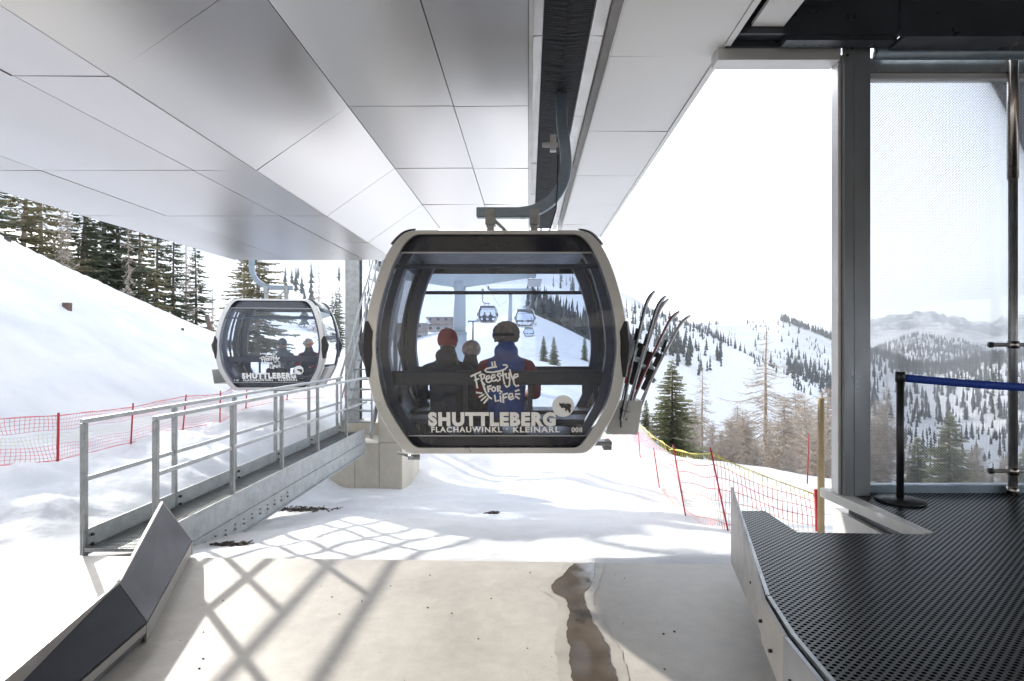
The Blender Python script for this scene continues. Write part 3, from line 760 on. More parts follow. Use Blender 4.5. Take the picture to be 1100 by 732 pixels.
def person(label, loc, rz, s, jacket, sleeves, hat, hatkind, turn=0, group=None, hood=False, goggles=None, coarse=False):
    """seated skier; local +Y is where the hips face, origin on the seat"""
    t = thing('person', label, 'person', loc, rz, group)
    h = lambda x, y, z: (x * s, y * s, z * s)
    hd = Vector((0, .05, .735))                                      # head centre
    def turned(x, y, z):
        return (s * (hd.x + x * math.cos(turn) - y * math.sin(turn)), s * (hd.y + x * math.sin(turn) + y * math.cos(turn)), s * (hd.z + z))
    N = [(h(0, .02, .10), .115 * s), (h(0, .0, .25), (.11 * s, .09 * s)), (h(0, .0, .42), (.12 * s, .085 * s)), (h(0, .01, .53), (.08 * s, .07 * s)),
         (h(0, .03, .60), .044 * s), (h(0, .04, .64), .055 * s), (h(0, .05, .72), .085 * s), (h(0, .045, .78), .078 * s)]
    E = [(i, i + 1) for i in range(7)]
    for sd in (-1, 1):
        b = len(N)
        N += [(h(.17 * sd, 0, .48), .045 * s), (h(.245 * sd, -.01, .33), .040 * s), (h(.25 * sd, .05, .21), .04 * s), (h(.17 * sd, .26, .17), .033 * s), (h(.14 * sd, .33, .165), (.035 * s, .02 * s))]
        E += [(3, b), (b, b + 1), (b + 1, b + 2), (b + 2, b + 3), (b + 3, b + 4)]
        for k, (dx, ln) in enumerate(((-.028, .07), (-.01, .085), (.01, .08), (.027, .062))):
            f = len(N)
            N += [(h(.14 * sd + dx, .33 + ln * .55, .162), .009 * s), (h(.14 * sd + dx, .33 + ln, .14), .008 * s)]
            E += [(b + 4, f), (f, f + 1)]
        f = len(N)
        N += [(h((.14 - .05) * sd, .335, .158), .01 * s), (h((.14 - .06) * sd, .37, .145), .009 * s)]
        E += [(b + 3, f), (f, f + 1)]
        b = len(N)
        N += [(h(.10 * sd, .08, .08), .088 * s), (h(.13 * sd, .44, .09), .066 * s), (h(.13 * sd, .46, -.10), .052 * s), (h(.13 * sd, .43, -.30), .042 * s), (h(.14 * sd, .55, -.33), .035 * s)]
        E += [(0, b), (b, b + 1), (b + 1, b + 2), (b + 2, b + 3), (b + 3, b + 4)]
    # nose bump on the continuous head
    f = len(N); N.append((turned(0, .10, -.012), .014 * s)); E.append((6, f))
    skin_obj('body', N, E, 'skin', t, vox=.0075 if not coarse else .03)
    # jacket torso
    J = [(h(0, .01, .06), (.185 * s, .135 * s)), (h(0, -.0, .20), (.175 * s, .130 * s)), (h(0, -.01, .38), (.19 * s, .130 * s)), (h(0, .0, .48), (.15 * s, .11 * s)), (h(0, .01, .575), (.105 * s, .095 * s)), (h(0, .02, .66), (.085 * s, .09 * s)), (h(.155, 0, .47), .075 * s), (h(-.155, 0, .47), .075 * s)]
    JE = [(0, 1), (1, 2), (2, 3), (3, 4), (4, 5), (3, 6), (3, 7)]
    if hood:
        J += [(h(0, -.075, .61), (.115 * s, .075 * s))]; JE += [(4, 8)]
    jk = skin_obj('jacket', J, JE, jacket, t, vox=.012 if not coarse else .03, puff=.035)
    SL = []; SE = []
    for sd in (-1, 1):
        SL = [(h(.13 * sd, -.0, .50), .06 * s), (h(.195 * sd, -.0, .465), .075 * s), (h(.262 * sd, -.01, .33), .068 * s), (h(.265 * sd, .05, .21), .064 * s), (h(.18 * sd, .25, .175), .05 * s), (h(.165 * sd, .28, .172), .048 * s)]
        skin_obj('sleeve', SL, [(0, 1), (1, 2), (2, 3), (3, 4), (4, 5)], sleeves, t, vox=.012 if not coarse else .03, puff=.03)
    T = [(h(0, .02, .06), .13 * s)]; TE = []
    for sd in (-1, 1):
        b = len(T)
        T += [(h(.10 * sd, .10, .09), .10 * s), (h(.13 * sd, .45, .10), .08 * s), (h(.13 * sd, .465, -.1), .075 * s), (h(.13 * sd, .44, -.26), .078 * s)]
        TE += [(0, b), (b, b + 1), (b + 1, b + 2), (b + 2, b + 3)]
    skin_obj('trousers', T, TE, 'trousers', t)
    for sd in (-1, 1):
        skin_obj('boot', [(h(.13 * sd, .44, -.22), .062 * s), (h(.13 * sd, .44, -.33), .06 * s), (h(.13 * sd, .58, -.35), .048 * s)], [(0, 1), (1, 2)], 'black', t)
    # face details
    f = MB()
    for sd in (-1, 1): ellipsoid(f, turned(.032 * sd, .083, .022), (.012 * s, .008 * s, .008 * s), 8, 6)
    f.build('eyes', 'win_dark', t, smooth=True)
    f = MB(); ellipsoid(f, turned(0, .088, -.055), (.022 * s, .008 * s, .006 * s), 8, 6); f.build('mouth', 'jacket_red', t, smooth=True)
    f = MB()
    for sd in (-1, 1): ellipsoid(f, turned(.092 * sd, 0, 0), (.014 * s, .022 * s, .032 * s), 8, 6)
    f.build('ears', 'skin', t, smooth=True)
    # head wear
    hc = turned(0, -.008, .045); k = MB()
    if hatkind == 'beanie':
        ellipsoid(k, hc, (.108 * s, .118 * s, .125 * s), 18, 10, -.45, 1)
    elif hatkind == 'fur':
        ellipsoid(k, (hc[0], hc[1], hc[2] - .005), (.130 * s, .132 * s, .125 * s), 20, 12, -.62, 1)
    else:
        ellipsoid(k, hc, (.118 * s, .135 * s, .118 * s), 18, 10, -.6, 1)
    hb = k.build('hat' if hatkind != 'helmet' else 'helmet', hat, t, smooth=True)
    if hatkind == 'fur':
        dm = hb.modifiers.new('sub', 'SUBSURF'); dm.levels = dm.render_levels = 2
        tx = bpy.data.textures.new('fluff', 'CLOUDS'); tx.noise_scale = .025
        dd = hb.modifiers.new('fluff', 'DISPLACE'); dd.texture = tx; dd.strength = .03 * s
    if goggles:
        g = MB(); rows = []
        for zz in (-.022, .03):
            rows.append([turned(math.sin(a) * .112, math.cos(a) * .122 - .006, zz + .02) for a in [R(-62 + 124 * i / 12) for i in range(13)]])
        g.grid(rows).build('goggles', goggles, t, smooth=True, solid=.012)
        g = MB(); rows = []
        for zz in (.0, .028):
            rows.append([turned(math.sin(a) * .124, math.cos(a) * .138 - .012, zz + .018) for a in [R(62 + 236 * i / 20) for i in range(21)]])
        g.grid(rows).build('goggle_strap', 'black', t, smooth=True, solid=.006)
    return t

# ------------------------------------------------------------------ gondola cabin
OUT = [(.70, .0), (.80, .012), (.88, .075), (.99, .25), (1.10, .5), (1.155, .785), (1.172, .99), (1.135, 1.315), (1.05, 1.64), (.965, 1.84), (.88, 1.955), (.80, 2.005), (.70, 2.015)]
INN = [(.66, .065), (.715, .072), (.775, .125), (.875, .28), (.985, .5), (1.04, .785), (1.057, .99), (1.022, 1.315), (.935, 1.64), (.845, 1.84), (.775, 1.93), (.72, 1.965), (.66, 1.972)]
def cr(pts, n):
    "Catmull-Rom resampling"
    out = []; L = len(pts)
    for i in range(L - 1):
        p0 = Vector((*pts[max(i - 1, 0)], 0)); p1 = Vector((*pts[i], 0)); p2 = Vector((*pts[i + 1], 0)); p3 = Vector((*pts[min(i + 2, L - 1)], 0))
        for k in range(n):
            t = k / n
            q = .5 * ((2 * p1) + (p2 - p0) * t + (2 * p0 - 5 * p1 + 4 * p2 - p3) * t * t + (3 * p1 - p0 - 3 * p2 + p3) * t ** 3)
            out.append((q.x, q.y))
    out.append(pts[-1]); return out
OUTS, INNS = cr(OUT, 4), cr(INN, 4)
def loop(h): return [(x, z) for x, z in h] + [(-x, z) for x, z in reversed(h)]
LO, LI = loop(OUTS), loop(INNS)
def bul(z): return .10 * ((z - 1.0)) ** 2
def hw(z, H=INNS):
    for i in range(len(H) - 1):
        if H[i][1] <= z <= H[i + 1][1]:
            t = (z - H[i][1]) / max(1e-6, H[i + 1][1] - H[i][1]); return H[i][0] * (1 - t) + H[i + 1][0] * t
    return H[-1][0]

FREE = [[(605,340),(612,370)],[(625,335),(632,368)],
 [(690,360),(716,360),(722,370),(705,390),(670,404),(610,415),(565,411),(553,400),(565,388),(600,379),(640,374)],
 [(450,445),(480,430),(522,412)],[(480,432),(487,470),(497,530)],[(478,474),(508,462)],
 [(522,428),(533,490),(556,556),(580,596),(602,612)],[(512,440),(535,428),(552,434),(548,455),(525,474),(552,508)],
 [(562,470),(590,455),(586,440),(568,444),(560,465),(568,486),(584,490),(598,480)],
 [(602,462),(630,448),(626,432),(608,436),(600,455),(608,478),(624,480),(640,468)],
 [(670,425),(652,422),(645,434),(664,452),(666,470),(645,480)],
 [(686,408),(692,470),(700,500)],[(672,440),(712,425)],
 [(708,428),(716,460),(732,455)],[(732,420),(738,470),(735,512),(718,526),(704,512)],
 [(738,395),(748,435),(762,468)],
 [(770,458),(800,442),(797,428),(776,430),(764,460),(770,500),(785,518),(804,512)],
 [(575,520),(580,560)],[(572,522),(600,514)],[(576,542),(596,536)],
 [(618,524),(606,534),(606,550),(618,558),(631,550),(631,532),(618,524)],
 [(646,520),(650,558)],[(645,520),(664,518),(668,530),(651,541),(680,562)],
 [(626,585),(632,632),(656,624)],[(668,592),(671,636)],[(664,570),(668,576)],
 [(688,578),(690,640)],[(688,582),(720,572)],[(690,607),(714,600)],
 [(732,605),(762,592),(756,574),(738,574),(728,592),(734,614),(748,618),(768,606)],
 [(490,565),(530,570)],[(510,600),(545,580)],[(525,625),(560,595)],[(545,645),(575,610)],
 [(780,555),(806,546)],[(780,577),(812,577)],[(780,593),(808,612)]]

def text_mesh(body, size, bold=.0, sx=1., spacing=1.):
    cu = bpy.data.curves.new('t', 'FONT'); cu.body = body; cu.size = size; cu.offset = bold; cu.space_character = spacing
    cu.align_x = 'LEFT'; cu.resolution_u = 4
    o = bpy.data.objects.new('t', cu); C.objects.link(o)
    bpy.context.view_layer.update()
    me = bpy.data.meshes.new_from_object(o.evaluated_get(bpy.context.evaluated_depsgraph_get()))
    vs = [tuple(v.co) for v in me.vertices]; fs = [tuple(p.vertices) for p in me.polygons]
    bpy.data.objects.remove(o); bpy.data.curves.remove(cu); bpy.data.meshes.remove(me)
    return vs, fs

def make_cabin(label, loc, rz, number, group='gondola cabins', ends=(1,)):
    t = thing('gondola_cabin', label, 'gondola', loc, rz, group)
    EY = .80
    def Y(s, z, d=0): return -s * (EY - bul(z) + d) if False else s * (-(EY - bul(z)) - d)
    # s = +1: end facing local -Y ; s = -1: the other end
    for s in (1, -1):
        fr = MB(); n = len(LO)
        secs = []
        for i in range(n):
            (ox, oz), (ix, iz) = LO[i], LI[i]
            mx, mz = ox * .80 + ix * .20, oz * .80 + iz * .20
            secs.append([(ix, Y(s, iz, -.03), iz), (ix * .985 + ox * .015, Y(s, iz, .012), iz), (mx, Y(s, mz, .012), mz), (ox, Y(s, oz, -.045), oz), (ox, Y(s, oz, -.13), oz), (ix, Y(s, iz, -.13), iz)])
        vs = [p for q in secs for p in q]; fs = []
        for i in range(n):
            j = (i + 1) % n
            for k in range(6):
                k2 = (k + 1) % 6
                f = (i * 6 + k, i * 6 + k2, j * 6 + k2, j * 6 + k)
                fs.append(f if s < 0 else f[::-1])
        fr.add(vs, fs)
        frame = fr.build('arch_frame', 'frame', t)
        # inner lining of the arch
        ln = MB(); secs = []
        for i in range(n):
            ix, iz = LI[i]; cx_, cz_ = ix * .93, 1.0 + (iz - 1.0) * .955
            secs.append([(ix * .999, Y(s, iz, -.132), iz), (cx_, Y(s, cz_, -.15), cz_), (cx_ * 1.0, Y(s, cz_, -.24), cz_), (ix * 1.03, Y(s, iz, -.25), iz)])
        vs = [p for q in secs for p in q]; fs = []
        for i in range(n):
            j = (i + 1) % n
            for k in range(4):
                k2 = (k + 1) % 4; f = (i * 4 + k, i * 4 + k2, j * 4 + k2, j * 4 + k); fs.append(f if s < 0 else f[::-1])
        ln.add(vs, fs).build('arch_lining', 'liner', t)
        # end window: rows of glass, dark header and sill panels
        def band(z0, z1, nm, mt, d=-.028, rows=10, inset=.0):
            g = []
            for a in range(rows + 1):
                z = z0 + (z1 - z0) * a / rows; w = hw(z) - .001 - inset
                g.append([(w * (-1 + 2 * b / 8), Y(s, z, d), z) for b in range(9)])
            return MB().grid(g).build(nm, mt, t, smooth=True, solid=0 if 'glass' in mt else .006)
        win = band(.172, 1.80, 'end_window', 'glass_cabin', rows=24)
        band(1.802, 1.968, 'header_panel', 'panel_dark', -.024)
        band(.068, .170, 'sill_panel', 'panel_dark', -.024)
        zb = 1.685 if s > 0 else 1.585
        band(zb - .02, zb + .02, 'window_bar', 'liner', -.05, 2, .01)
        band(1.80, 1.812, 'header_trim', 'rack', -.018, 1, .01)
        band(.168, .176, 'sill_trim', 'rack', -.018, 1, .01)
        # lettering
        def on_glass(x, z, d=.0): return (s * x, Y(s, z, -.021 + d), z)
        if s in ends:
            vs, fs = text_mesh('SHUTTLEBERG', .158, .0098, spacing=1.17)
            x0 = min(v[0] for v in vs); x1 = max(v[0] for v in vs)
            k = (.525 + .61) / (x1 - x0)
            m = MB().add([on_glass(-.61 + (v[0] - x0) * k, .268 + v[1] * 1.0) for v in vs], fs); m.build('window_lettering', 'lettering', win)
            for word, xa, xb, dz in (('FLACHAUWINKL', -.585, .045, 0), ('\u00b7', .085, .10, 0), ('KLEINARL', .145, .56, 0)):
                vs, fs = text_mesh(word, .070, .0024, spacing=1.2)
                x0 = min(v[0] for v in vs); x1 = max(v[0] for v in vs); k = (xb - xa) / (x1 - x0)
                MB().add([on_glass(xa + (v[0] - x0) * k, .204 + v[1]) for v in vs], fs).build('window_lettering', 'lettering', win)
            vs, fs = text_mesh(number, .062, .001, spacing=1.1)
            xo = .665 if s > 0 else -.78
            m = MB().add([on_glass(xo + v[0], .204 + v[1]) for v in vs], fs); m.build('cabin_number', 'lettering', win)
            # round emblem with a dark animal shape
            c = (.59, .44); r = .098
            m = MB().add([on_glass(c[0] + r * math.cos(a), c[1] + r * math.sin(a)) for a in [2 * PI * q / 28 for q in range(28)]], [tuple(range(28))])
            em = m.build('emblem_disc', 'lettering', win)
            sh = [(800,268),(812,274),(822,270),(834,276),(848,272),(862,277),(867,288),(860,298),(864,312),(856,328),(850,312),(843,306),(838,318),(832,308),(834,298),(820,296),(812,300),(808,288),(802,284)]
            m = MB().add([on_glass(c[0] + (x - 822) * r / 60, c[1] - (y - 287) * r / 60, .004) for x, y in sh], [tuple(range(len(sh)))])
            m.build('emblem_shape', 'panel_dark', win)
            m = MB()
            for st in FREE:
                st2 = []
                for i in range(len(st) - 1): st2 += [st[i], ((st[i][0] + st[i+1][0]) / 2, (st[i][1] + st[i+1][1]) / 2)]
                st2.append(st[-1])
                pp = [((440 + x / 6.875 - 533) * .00817, (CY - (340 + y / 6.875)) * .00817 + 1.7 - .728) for x, y in st]
                w = .0075
                L_, R_ = [], []
                for i, p in enumerate(pp):
                    a = pp[max(i - 1, 0)]; b = pp[min(i + 1, len(pp) - 1)]
                    dx, dz = b[0] - a[0], b[1] - a[1]; q = math.hypot(dx, dz) or 1
                    if i == 0: p = (p[0] - dx / q * w * .6, p[1] - dz / q * w * .6)
                    if i == len(pp) - 1: p = (p[0] + dx / q * w * .6, p[1] + dz / q * w * .6)
                    L_.append(on_glass(p[0] - dz / q * w, p[1] + dx / q * w, .002)); R_.append(on_glass(p[0] + dz / q * w, p[1] - dx / q * w, .002))
                m.grid([L_, R_])
            m.build('hand_lettering', 'lettering', win)
        # bumpers: black diamonds wrapping the widest point
        for sd in (1, -1):
            zz = [.70, .80, .90, 1.0, 1.10, 1.19]; wd = [.0, .045, .075, .085, .06, .0]
            rows = []
            for z, w in zip(zz, wd):
                o_ = hw(z, OUTS); i_ = hw(z)
                nose = .0 + .05 * max(0, 1 - abs(z - .97) / .14)
                rows.append([(sd * (i_ + .03 + (.05 - w * .6 if w < .05 else 0)), Y(s, z, .016), z), (sd * (o_ - .012), Y(s, z, .016), z),
                             (sd * (o_ + .008 + nose), Y(s, z, -.03), z), (sd * (o_ + .008 + nose), Y(s, z, -.11), z), (sd * (o_ - .02), Y(s, z, -.14), z)])
            MB().grid(rows).build('bumper', 'black', t, solid=.006)
        # black corner caps on the shoulders
        for sd in (1, -1):
            rows = []
            for (x, z) in [q for q in OUTS if q[1] > 1.86 and q[0] > .74]:
                nx, nz = .6, .8
                rows.append([(sd * (x + .010 * nx - .02), Y(s, z, -.02), z + .010), (sd * (x + .018 * nx), Y(s, z, -.05), z + .014), (sd * (x + .018 * nx), Y(s, z, -.2), z + .014)])
            MB().grid(rows).build('corner_cap', 'black', t, solid=.012)
    # side walls
    ylim = .60
    def side(sd, z0, z1, y0, y1, nm, mt, inset=.02, rows=10, th=.01):
        g = []
        for a in range(rows + 1):
            z = z0 + (z1 - z0) * a / rows; g.append([(sd * (hw(z, OUTS) - inset), y, z) for y in (y0, y1)])
        return MB().grid(g).build(nm, mt, t, smooth=True, solid=0 if 'glass' in mt else th)
    for sd in (1, -1):
        side(sd, .02, .50, -.62, .62, 'side_panel', 'roofskin', .025)
        if sd == 1:
            for y0, y1 in ((-.54, -.012), (.012, .54)):
                d = side(sd, .52, 1.78, y0, y1, 'door_glass', 'glass_side', .03)
        else:
            side(sd, .52, 1.78, -.54, .54, 'side_window', 'glass_side', .03)
        for y0, y1 in ((-.66, -.54), (.54, .66)) + (((-.03, .03),) if sd == 1 else ()):
            side(sd, .50, 1.8, y0, y1, 'pillar', 'liner', .03, 12, .03)
        side(sd, .50, .55, -.54, .54, 'window_rail', 'liner', .035, 2, .03)
        side(sd, 1.76, 1.86, -.62, .62, 'top_rail', 'liner', .035, 3, .03)
    # roof skin
    top = [(x, z) for x, z in OUTS if z > 1.80]; top = [(x - .012, z - .008) for x, z in top]; prof = top + [(-x, z) for x, z in reversed(top)]
    MB().grid([[(x, y, z) for x, z in prof] for y in (-.64, .64)]).build('roof', 'roofskin', t, smooth=True, solid=.015)
    MB().b2((-.82, -.6, 1.86), (.82, .6, 1.875)).build('inner_ceiling', 'liner', t)
    MB().b2((-.78, -.66, .03), (.78, .66, .09)).build('cabin_floor', 'liner', t)
    MB().b2((-.5, -.35, -.05), (.5, .35, 0.0)).build('underframe', 'steel', t)
    # benches at both ends
    for s in (1, -1):
        b = MB()
        b.b2((-1.02, s * -.60, .615), (1.02, s * -.545, .745)).build('seat_rail', 'seat', t, bevel=.015)
        MB().b2((-.95, s * -.56, .25), (.95, s * -.16, .295)).build('bench_seat', 'seat', t, bevel=.015)
        for x in (-.9, -.3, .3, .9): MB().b2((x - .02, s * -.56, .295), (x + .02, s * -.54, .62)).build('rail_bracket', 'seat', t)
        for x in (-.7, .7): MB().b2((x - .03, s * -.5, .09), (x + .03, s * -.44, .25)).build('bench_leg', 'seat', t)
    # hanger arm in the local frame (depth 5.7 for the near cabin)
    q = lambda px, py: ((px - 538) * .0095, 0, EYE + (CY - py) * .0095 - .728)
    bar = [q(512, 229), q(545, 229), q(565, 228.5), q(580, 224), q(594, 214), q(604, 199), q(608, 180), (.655, 0, 3.0), (.62, 0, 3.3), (.615, 0, 3.9)]
    rows = []
    pts = [Vector(p) for p in bar]
    sm = cr([(p.x, p.z) for p in pts], 5)
    rad = []
    m = MB(); secs = []
    for i, (x, z) in enumerate(sm):
        a = sm[max(i - 1, 0)]; b = sm[min(i + 1, len(sm) - 1)]; d = Vector((b[0] - a[0], 0, b[1] - a[1])).normalized(); nn = Vector((-d.z, 0, d.x))
        hh = .055 if i > 8 else .05; c = Vector((x, 0, z))
        secs.append([c + nn * hh + Vector((0, .05, 0)), c + nn * hh - Vector((0, .05, 0)), c - nn * hh - Vector((0, .05, 0)), c - nn * hh + Vector((0, .05, 0))])
    vs = [p for s_ in secs for p in s_]; fs = [(i * 4 + k, i * 4 + (k + 1) % 4, (i + 1) * 4 + (k + 1) % 4, (i + 1) * 4 + k) for i in range(len(secs) - 1) for k in range(4)]
    fs += [(3, 2, 1, 0), tuple(range(len(vs) - 4, len(vs)))]
    arm = m.add(vs, fs).build('hanger_arm', 'blue_steel', t, bevel=.01)
    zt = 2.02
    for px in (527, 574):
        x = (px - 538) * .0095
        MB().b2((x - .035, -.05, zt - .02), (x + .035, .05, 2.28)).b2((x - .05, -.06, 2.20), (x + .05, .06, 2.36)).build('arm_bracket', 'steel', t, bevel=.006)
    MB().beam((-.08, 0, 2.27), (.14, 0, 2.06), .03, .03).build('arm_strut', 'steel', t)
    MB().tube([(.58, -.07, 2.9), (.575, -.08, 2.6), (.56, -.08, 2.35), (.5, -.07, 2.15), (.4, -.05, 2.03)], .008, 6).build('control_cable', 'black', t, smooth=True)
    MB().b2((.44, -.09, 2.98), (.52, -.05, 3.02)).b2((.50, -.11, 2.93), (.56, -.05, 3.09)).tube([(.42, -.07, 3.0), (.58, -.07, 3.0)], .025, 8).build('door_sensor', 'rack', arm)
    MB().b2((.45, -.12, 3.85), (.75, .35, 4.05)).build('rope_grip', 'steel', t)
    # ski rack on the door side
    rk = MB().prism([(1.10, -.40, .46), (1.36, -.40, .45), (1.31, -.40, .13), (1.02, -.40, .15)], (0, .012, 0))
    rk.prism([(1.36, -.388, .45), (1.31, -.388, .13), (1.31, .4, .13), (1.36, .4, .45)], (.01, 0, 0)).b2((1.03, -.38, .13), (1.31, .4, .142))
    rack = rk.build('ski_rack', 'rack', t)
    MB().b2((1.15, -.408, .20), (1.165, -.402, .39)).build('rack_slot', 'liner', rack)
    MB().b2((.86, -.52, .045), (1.06, -.34, .085)).b2((.98, -.50, .0), (1.06, -.36, .045)).build('door_step', 'mid_steel', t, bevel=.01)
    MB().tube([(-.80, -.66, -.03), (-.70, -.66, -.03)], .025, 10).tube([(-.9, -.66, .01), (-.8, -.66, -.02)], .012, 6).build('guide_roller', 'steel', t, smooth=True)
    return t

main = make_cabin('large gondola cabin in the station with skis in its rack and three riders inside', (-.285, 5.7, .728), 0, '008')
left = make_cabin('gondola cabin leaving on the left behind the gangway railing, in front of the snow bank', (-5.75, 13.0, .728), PI, '110', ends=(-1,))
left.rotation_euler.z = PI + R(7)

# riders
mz = .728
def inside(cab, x, y, z): return (cab.location.x + x, cab.location.y + y, cab.location.z + z)
person('rider in a dark jacket and red knitted beanie, seen from behind', inside(main, -.50, -.32, .31), 0, .93, 'jacket_dark', 'jacket_dark', 'hat_red', 'beanie', R(-20), 'riders in the near cabin', hood=True)
person('small rider in a pale patterned helmet leaning beside the red beanie', inside(main, -.30, -.12, .32), R(-8), .80, 'jacket_dark', 'jacket_dark', 'helmet', 'helmet', R(35), 'riders in the near cabin')
person('rider in a bright blue vest with dark red sleeves and a fluffy beige hat', inside(main, .07, -.33, .30), 0, 1.02, 'jacket_blue', 'jacket_red', 'hat_fur', 'fur', R(-25), 'riders in the near cabin', hood=True, goggles='teal')
person('rider with orange goggles and a navy jacket in the left cabin', (left.location.x + .52, left.location.y + .30, mz + .31), PI, .95, 'jacket_dark', 'jacket_red', 'helmet', 'helmet', R(50), 'riders in the left cabin', goggles='orange')
person('rider in a grey jacket sitting at the middle of the left cabin', (left.location.x - .1, left.location.y + .30, mz + .31), PI, .95, 'jacket_grey', 'jacket_grey', 'jacket_grey', 'beanie', R(10), 'riders in the left cabin')

# skis in the near rack
def ski(label, a, b, mat='top_ski', edge='base_ski', bind='black'):
    "a foot point, b tip point"
    a = Vector(a); b = Vector(b); d = (b - a); L = d.length; d.normalize()
    t = thing('ski', label, 'ski', a, 0, 'skis standing in the rack')
    side = Vector((.32, .95, 0)); side = (side - d * side.dot(d)).normalized(); nrm = side.cross(d)
    if nrm.x < 0: nrm = -nrm
    rows, rows2 = [], []
    for i in range(25):
        s = i / 24; w = .036 + .014 * abs(2 * s - .9) ** 1.6
        if s > .93: w *= max(.12, 1 - ((s - .93) / .07) ** 2 * .8)
        up = .0 + (.055 * ((s - .86) / .14) ** 2 if s > .86 else 0) - .012 * math.sin(PI * min(1, s / .86))
        c = d * (L * s) + nrm * up
        rows.append([c - side * w, c + side * w]); rows2.append([c - side * w - nrm * .012, c + side * w - nrm * .012])
    MB().grid(rows).build('ski_base', edge, t, smooth=True, solid=.005)
    MB().grid(rows2).build('topsheet', mat, t, smooth=True, solid=.012)
    for s, k in ((.36, .11), (.54, .07)):
        c = d * (L * s) - nrm * .05
        m = MB().beam(c - d * k, c + d * k, .07, .05, nrm).beam(c + d * k * .3 - nrm * .04, c + d * k - nrm * .05, .05, .06, nrm)
        m.build('binding', bind, t, bevel=.008)
    return t
Yk = 5.35
specs = [
 ('leftmost ski in the rack, black with a red binding', (668, 452), (698, 312), 5.30, 'red', 'top_ski'),
 ('black ski tilted beside the leftmost one, second in the rack', (674, 452), (710, 317), 5.34, 'black', 'top_ski'),
 ('grey ski with bare silver base in the middle of the rack', (673, 452), (713, 320), 5.42, 'black', 'base_ski'),
 ('red and grey ski leaning right in the middle of the rack', (672, 453), (725, 333), 5.46, 'black', 'jacket_red'),
 ('rightmost ski in the rack, grey and leaning furthest', (680, 453), (737, 337), 5.52, 'black', 'base_ski'),
]
for lb, a, b, yy, bd, mt in specs:
    ski(lb, P(a[0], a[1], yy), P(b[0], b[1], yy + .12), mt, bind=bd)
def pole_(label, a, b, ya, yb):
    a = P(*a, ya); b = P(*b, yb); t = thing('ski_pole', label, 'ski pole', a, 0, 'ski poles in the rack')
    MB().tube([(0, 0, 0), b - a], .008, 6).build('shaft', 'steel', t)
    d = (b - a).normalized()
    MB().tube([b - a, b - a + d * .12], .017, 8).build('grip', 'black', t, smooth=True)
    MB().tube([d * .07, d * .075], .04, 12).build('basket', 'black', t)
pole_('thin ski pole leaning right across the skis, tallest grip', (670, 450), (692, 372), 5.25, 5.3)
pole_('ski pole with a black basket nearest the cabin frame', (664, 448), (682, 366), 5.4, 5.45)
pole_('ski pole standing behind the rightmost ski', (684, 450), (711, 378), 5.55, 5.6)

# ------------------------------------------------------------------ lift line
def tower(x, y, h, arm_w, label, r=.35):
    z0 = tz(x, y) - .5
    t = thing('lift_tower', label, 'lift tower', (x, y, z0), 0, 'gondola lift towers')
    H = h - z0
    MB().tube([(0, 0, 0), (0, 0, H * .55)], r * 1.05, 20).build('lower_shaft', 'tower', t, smooth=True)
    MB().tube([(0, 0, H * .55), (0, 0, H)], r * .9, 20).tube([(0, 0, H * .55), (0, 0, H * .55 + .06)], r * 1.15, 20).build('upper_shaft', 'tower', t, smooth=True)
    MB().prism([(-arm_w / 2, -.2, H + .45), (arm_w / 2, -.2, H + .45), (arm_w / 2, -.2, H + .2), (r, -.2, H - .25), (-r, -.2, H - .25), (-arm_w / 2, -.2, H + .2)], (0, .4, 0)).build('cross_arm', 'tower', t)
    for sx in (-1, 1):
        sh = MB().b2((sx * arm_w / 2 - .08, -1.5, H + .32), (sx * arm_w / 2 + .08, 1.5, H + .5))
        sh.build('sheave_beam', 'dark_steel', t)
        w = MB()
        for k in range(6): w.tube([(sx * arm_w / 2 - .05, -1.25 + .5 * k, H + .62), (sx * arm_w / 2 + .05, -1.25 + .5 * k, H + .62)], .18, 14)
        w.build('sheaves', 'black', t)
        MB().b2((sx * arm_w / 2 - .3, -1.4, H - .1), (sx * arm_w / 2 + .3, 1.4, H - .06)).b2((sx * arm_w / 2 - .3, -1.4, H - .1), (sx * arm_w / 2 - .27, -1.35, H + .9)).build('walkway', 'steel', t)
    return t
XR, XL = .33, -6.36
tower(-3.1, 25, 4.6, 6.7, 'nearest pale lift tower seen through the cabin window', .31)
tower(-2.9, 87, 10.2, 6.7, 'slim second lift tower behind the fluffy beige hat', .36)
for x, lb in ((XR, 'steel haul rope above the near cabin'), (XL, 'steel haul rope above the left cabin')):
    pts = [(x, 9.5, 4.72), (x, 13, 4.74), (x, 24, 5.3), (x, 26, 5.35), (x, 67, 9.4), (x, 87, 11.0), (x, 120, 10.2), (x, 190, 18), (x, 320, 42)]
    tag(MB().tube(pts, .025, 6).build('haul_rope', 'cable', smooth=True), lb, 'rope', 'haul ropes')
for px, yy, cy, lb in ((524, 67, 338, 'far gondola cabin hanging between the two towers, left of the pair'), (564, 64, 342, 'far gondola cabin hanging right of the slim tower'), (568, 120, 357, 'smallest and farthest gondola cabin, below the right one')):
    c = copy_tree(main); p = P(px, cy, yy)
    c.location = (p.x, yy, p.z - 1.0); c['label'] = lb
    if px == 524: c.rotation_euler.z = PI
for dx, lb in ((-.35, 'tiny rider on the left in the far left cabin'), (.35, 'tiny rider on the right in the far left cabin')):
    p = P(524, 338, 67)
    person(lb, (p.x + dx, 67 - .3, p.z - .6), PI, .95, 'jacket_dark', 'jacket_dark', 'jacket_dark', 'beanie', group='riders in the far cabin', coarse=True)

